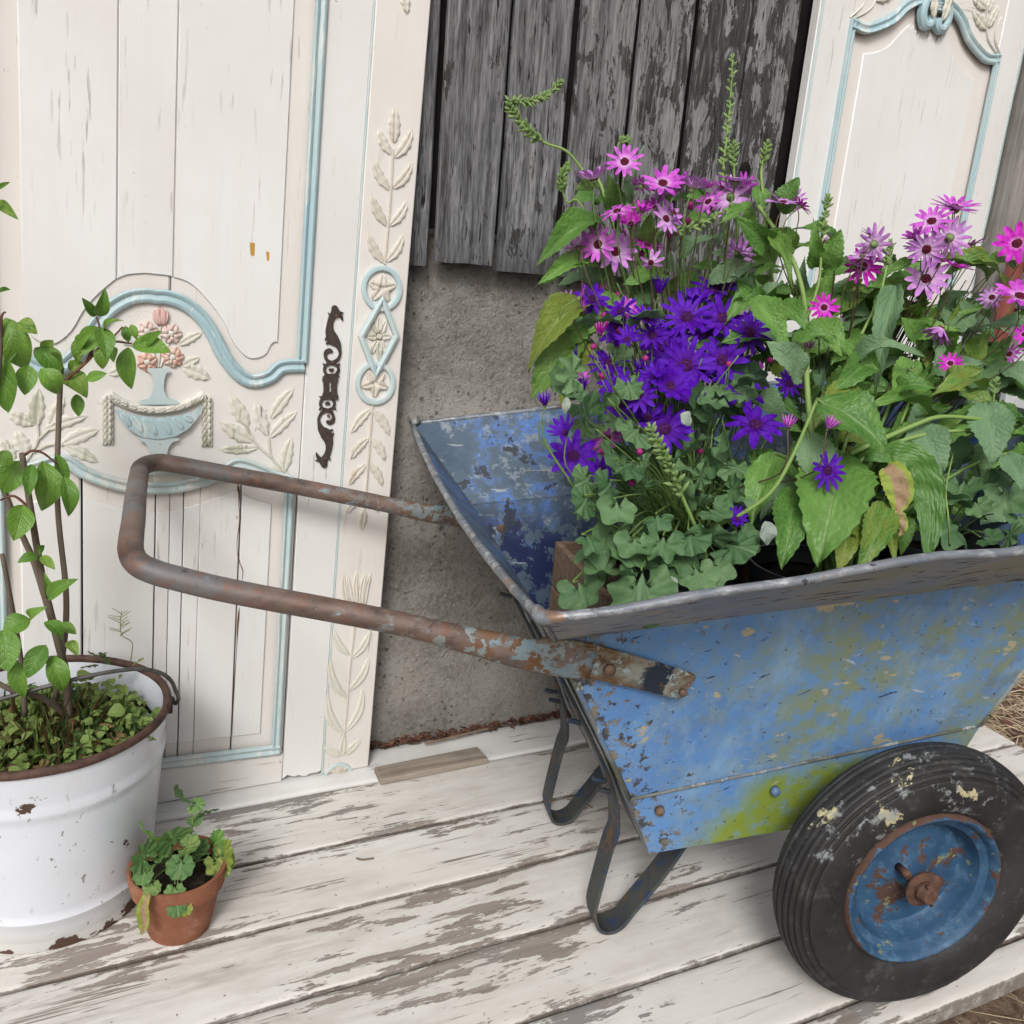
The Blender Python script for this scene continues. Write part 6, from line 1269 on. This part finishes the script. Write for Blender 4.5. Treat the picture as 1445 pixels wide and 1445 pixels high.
# weeds covering the soil
WD = None
def weeds(name, centre, rad, n, zr, hole=None, seed=5):
    rg = random.Random(seed); vv = []; ff = []; uu = []
    def patch(M, me):
        b0 = len(vv); vv.extend([M @ q.co for q in me.vertices]); ff.extend([tuple(b0+i for i in p.vertices) for p in me.polygons])
        d = me.uv_layers[0].data; um = {}
        for lp, q in zip(me.loops, d): um[lp.vertex_index] = tuple(q.uv)
        uu.extend([um[i] for i in range(len(me.vertices))])
    small = [strip_leaf('w', 4, 1, ov, .2, .15, .03, 5, 0, 0, k) for k in range(2)]; blade = strip_leaf('b', 6, 1, lambda s: 1-s, .3, .22)
    for k in range(n):
        a = rg.random()*6.283; q = math.sqrt(rg.random())*rad; p = centre+Vector((q*math.cos(a), q*math.sin(a), rg.uniform(0, zr)))
        an = rg.random()*6.283; L = rg.uniform(.008, .020)*(1.6 if k % 13 == 0 else 1); d = Vector((math.cos(an), math.sin(an), rg.uniform(-.2, .6))).normalized()
        patch(basis(p, p+d*L, L*rg.uniform(.28, .48), (UPV+Vector((rg.uniform(-.6, .6), rg.uniform(-.9, .3), 0))).normalized()), small[k % 2])
    for k in range(n//6):
        a = rg.random()*6.283; q = math.sqrt(rg.random())*rad*.85; p = centre+Vector((q*math.cos(a), q*math.sin(a), 0)); e = p+Vector((rg.uniform(-.03, .03), rg.uniform(-.03, .03), rg.uniform(.03, .062)))
        patch(basis(p, e, .0014, Vector((rg.uniform(-1, 1), -1, .3))), blade)
    return mesh(name, vv, ff, True, uu)
o = obj('weeds', weeds('weeds', BK+Vector((-.015, -.012, .262)), .142, 650, .022), MAT['weed'], None, label='low green weeds and dry leaves covering the soil in the bucket', cat='weeds', kind='stuff')
MAT['weed_dry'] = m_leaf('dry_weed_leaf', (.12, .065, .03), (.34, .24, .10), (.4, .3, .16), .8, 3, .2); MAT['grass'] = m_leaf('grass_blade', (.09, .17, .03), (.30, .38, .11), (.3, .4, .15), .6, 1, .1)
o = obj('dry_leaves', weeds('dry_leaves', BK+Vector((.01, -.03, .272)), .100, 260, .016, seed=9), MAT['weed_dry'], None, label='brown dead leaves and dry blades among the bucket weeds', cat='dead leaves', kind='stuff')
gm = weeds('grass', BK+Vector((.02, -.02, .264)), .135, 520, .040, seed=21); o = obj('grass', gm, MAT['grass'], None, label='pale grass blades and small seedlings standing up in the bucket', cat='grass', kind='stuff')
WP = plant('broad_leaf_weed', 'rounded yellow green weed leaves at the front edge of the bucket soil', 'plant', BK+Vector((0, -.1, .28)))
for px, py, r in [(5, 1040, 15), (22, 1062, 11), (60, 1075, 10), (3, 1070, 12), (45, 1078, 8), (207, 1010, 11), (158, 1053, 8), (118, 990, 12), (135, 985, 10), (205, 1040, 8), (150, 900+30, 12), (170, 945, 9), (125, 940, 12), (140, 925, 13), (195, 935, 9)]:
    p = oy(px, py, 1.22 if py > 1000 else 1.40); b = p+Vector((0, .012, -.004)); e = p+Vector((rnd.uniform(-.008, .008), -.012, .006)); r_ = px2m(p, r); e = b+(e-b).normalized()*r_*1.9; add_leaf(WP, GER, b, e, r_*1.0, 'weed' if r > 9 else 'fox_yellow', jit=.3)
# dry seed stalk
DS = plant('dry_seed_stalk', 'thin pale dry seed stalk standing at the back of the bucket', 'plant', oy(185, 930, 1.44))
stalk(DS, [oy(x, y, 1.44) for x, y in [(184, 935), (187, 915), (185, 905), (172, 896), (170, 880), (172, 862)]], .0009, 'fox_yellow')
for k in range(16):
    u = k/16; b = oy(170+rnd.uniform(-1, 2), 898-34*u, 1.44); stalk(DS, [b, b+Vector((rnd.choice((-1, 1))*rnd.uniform(.006, .018), 0, rnd.uniform(.004, .012)))], .0006, 'fox_yellow')

# ================================================================== TERRACOTTA POT
def m_terra():
    g = G('weathered_terracotta'); c = g.co(); n = g.noise(c, 13, 6, .65); f = g.noise(c, 120, 5, .7); col = g.mix(g.step(n, .35, .7), (.215, .082, .045), (.31, .135, .078)); col = g.mix(g.step(g.noise(c, 26, 7, .7), .55, .72, 0, .5), col, (.44, .30, .22)); col = g.mix(g.step(g.noise(c, 19, 6, .7), .60, .72, 0, .6), col, (.14, .06, .038))
    return g.out(col, .82, g.bump(f, .4, .001), spec=.25)
MAT['terra'] = m_terra()
TP = Vector((.101, 1.188, .0015)); tp_ = thing('terracotta_pot', 'small terracotta pot standing on the deck beside the white bucket', 'pot', mat=Matrix.Translation(TP))
MB().lathe([(.0001, .004), (.040, .004), (.041, 0), (.0435, 0), (.0445, .003), (.0605, .072), (.0635, .074), (.0655, .0755), (.0695, .104), (.0688, .1065), (.0655, .107), (.0625, .105), (.0600, .085)], 64).build('pot_body', MAT['terra'], tp_, smooth='auto')
MB().lathe([(.0001, .090), (.03, .0905), (.061, .086)], 32).build('soil', MAT['soil'], tp_, smooth=True)
GP = plant('geranium_seedling', 'small green geranium with scalloped leaves in the terracotta pot', 'plant', TP+Vector((0, 0, .088)))
zg = lambda x, y: (x/3.009, 880+y/3.01); gr0 = TP+Vector((.005, .005, .088))
for x, y, r, a, Y, m in [(610, 990, 46, 150, 1.15, 'ger'), (672, 1015, 34, 30, 1.15, 'ger'), (612, 1070, 50, -110, 1.14, 'ger'), (735, 920, 50, 120, 1.18, 'ger'), (800, 950, 50, 10, 1.17, 'ger'), (765, 1030, 66, -100, 1.14, 'ger'), (742, 1140, 48, -90, 1.125, 'ger'), (752, 1205, 46, -80, 1.115, 'ger'), (645, 1120, 40, -90, 1.13, 'ger'), (640, 905, 50, 130, 1.19, 'fox'), (930, 1010, 72, -40, 1.17, 'ger'), (915, 935, 44, 40, 1.2, 'fox'), (850, 965, 40, 10, 1.19, 'ger'), (770, 735, 32, 160, 1.2, 'ger'), (830, 770, 34, -20, 1.2, 'ger'), (828, 838, 28, -100, 1.2, 'ger'), (880, 798, 22, 40, 1.2, 'ger'), (955, 985, 44, 60, 1.17, 'fox_yellow'), (785, 1215, 30, -60, 1.115, 'fox_yellow')]:
    X, Y_ = zg(x, y); rr = r/3.009; dx, dy = math.cos(R(a)), -math.sin(R(a)); b = onY(X-dx*rr*.7, Y_-dy*rr*.7, Y+.012); e = onY(X+dx*rr, Y_+dy*rr, Y-.006)
    add_leaf(GP, GER, b, e, (e-b).length*.60, m, up=.7, cam_=.6, jit=.3)
    if y > 880: stalk(GP, [gr0, gr0.lerp(b, .5)+Vector((0, 0, .012)), b], .0012, 'stem')
stalk(GP, [gr0+Vector((.01, .01, 0))]+[onY(*zg(x, y), 1.2) for x, y in [(812, 890), (820, 830), (803, 775), (780, 735)]], .0014, 'stem'); stalk(GP, [onY(*zg(815, 835), 1.2), onY(*zg(850, 800), 1.2), onY(*zg(880, 795), 1.2)], .0010, 'stem')
o = ribbon_leaf(GP, [onY(*zg(x, y), 1.118) for x, y in [(625, 1150), (605, 1215), (610, 1275), (600, 1320)]], .008, 'wither')

# ================================================================== SMALL THINGS ON THE DECK AND AT THE EDGES
scp = [onZ(x, y, .013) for x, y in [(528, 1083), (673, 1054), (689, 1071), (537, 1101)]]; c0 = sum(scp, Vector())/4
ws = thing('wood_scrap', 'flat offcut of bare grey wood lying on the white sill by the wall', 'wood', mat=Matrix.Translation((c0.x, c0.y, .0015)))
mb = MB(); P = [(p.x-c0.x, p.y-c0.y) for p in scp]; v = [(x, y, z) for z in (0, .013) for x, y in P]; mb.add(v, [(3, 2, 1, 0), (4, 5, 6, 7)]+[(i, (i+1) % 4, 4+(i+1) % 4, 4+i) for i in range(4)])
o = mb.build('offcut', MAT['scrap'], ws); bv = o.modifiers.new('soft', 'BEVEL'); bv.width = .002; bv.segments = 2
rg = random.Random(8)
def flakes(name, pts, mat, label, size=(.006, .018), n=200):
    v = []; f = []
    for k in range(n):
        p = pts(rg); L = rg.uniform(*size); a = rg.random()*6.283; d = Vector((math.cos(a), math.sin(a), rg.uniform(-.3, .5)))*L; e = Vector((-math.sin(a), math.cos(a), rg.uniform(-.4, .4)))*L*.45; b = len(v)
        v += [p-d, p-e+UPV*L*.2, p+d, p+e+UPV*L*.2]; f.append((b, b+1, b+2, b+3))
    return obj(name, mesh(name, v, f), MAT[mat], None, label=label, cat='litter', kind='stuff')
flakes('leaf_litter', lambda q: Vector((q.uniform(.5, 1.35), q.uniform(1.555, 1.578), q.uniform(.004, .010+.016*max(0, mnoise.noise(Vector((q.random()*0+1, 2, 3)))+.4)))), 'litter', 'dark dead leaf litter along the foot of the concrete wall', (.004, .012), 700)
for lab, P, r in (('curved dry twig lying at the foot of the concrete wall', [(600, 1049), (640, 1040), (668, 1033), (690, 1028)], .0028), ('short dark twig lying alone on the deck boards', [(503, 1211), (512, 1213), (527, 1211)], .0016), ('thin dry stem on the deck beside the barrow leg', [(800, 1128), (818, 1130), (832, 1137), (836, 1140)], .0012), ('bent twig lying on the deck by the terracotta pot', [(148, 1262), (165, 1258), (182, 1254)], .0011)):
    Q = [onZ(x, y, .004 if r < .002 else .014) for x, y in P]; q0 = Q[0].copy()
    o = MB().tube([q-q0 for q in catmull(Q, 4)], r, 6).build('twig', MAT['twig'], None, smooth=True, label=lab, cat='twig', group='loose twigs'); o.location = q0
# far right: grey post, red pipe, pale board
p = onY(1403, 320, 1.50); o = thing('weathered_post', 'split grey timber post beside the right door edge', 'post', (p.x+.045, 1.50, -.11)); mb = MB()
P = [Vector((.004*mnoise.noise(Vector((0, k, 1))), 0, k*.1)) for k in range(21)]; mb.tube(P, [.047+.006*mnoise.noise(Vector((2, k*.7, 0))) for k in range(21)], 14); mb.build('post_body', MAT['log'], o, smooth=True)
p = onY(1417, 440, 1.42); o = thing('red_pipe', 'rusty red brown upright pipe at the right edge behind the flowers', 'pipe', (p.x, 1.42, -.11)); MB().tube([(0, 0, 0), (0, 0, 1.18)], .019, 16).build('pipe_body', MAT['redpipe'], o, smooth='auto'); MB().lathe([(.019, .0), (.026, .0), (.026, .035), (.019, .035)], 16, (0, 0, .75)).build('pipe_collar', MAT['redpipe'], o, smooth='auto')
p = onY(1441, 470, 1.47); o = thing('pale_board', 'pale grey painted board standing behind the red pipe', 'board', (p.x, 1.47, -.11)); MB().box((0, 0, 0), (.14, .018, .98), .002).build('board_body', MAT['pale'], o)
# straw on the bare ground
def straw(n, xr, yr, seed):
    q = random.Random(seed); mb = MB()
    for k in range(n):
        p = Vector((q.uniform(*xr), q.uniform(*yr), -.106+q.random()*.016)); a = q.random()*6.283; L = q.uniform(.03, .12); d = Vector((math.cos(a), math.sin(a), q.uniform(-.05, .15))); e = p+d*L; m = p.lerp(e, .5)+Vector((q.uniform(-.01, .01), q.uniform(-.01, .01), .008)); w = q.uniform(.0009, .0019)
        mb.tube([p, m, e], [w, w, w*.5], 3, cap=False)
    return mb
mb = straw(1500, (1.0, 1.9), (.18, .648), 1); mb2 = straw(1500, (1.94, 2.7), (.5, 1.55), 2); mb.add(mb2.v, mb2.f)
o = mb.build('straw', MAT['straw'], None, recalc=False, kind='stuff', label='dry straw scattered on the bare soil beyond the deck', cat='straw')
flakes('wood_chips', lambda q: Vector((q.uniform(1.94, 2.7), q.uniform(.5, 1.55), -.104+q.random()*.01)) if q.random() < .6 else Vector((q.uniform(1., 1.9), q.uniform(.2, .648), -.104+q.random()*.01)), 'litter', 'brown bark chips and dead leaves on the bare soil', (.006, .022), 500)

# ------------------------------------------------------------------ render hints
scene.render.engine = 'CYCLES'
scene.cycles.max_bounces = 6; scene.cycles.diffuse_bounces = 2; scene.cycles.glossy_bounces = 2; scene.cycles.transmission_bounces = 2
scene.cycles.use_adaptive_sampling = True; scene.cycles.adaptive_threshold = .025; scene.cycles.caustics_reflective = False; scene.cycles.caustics_refractive = False
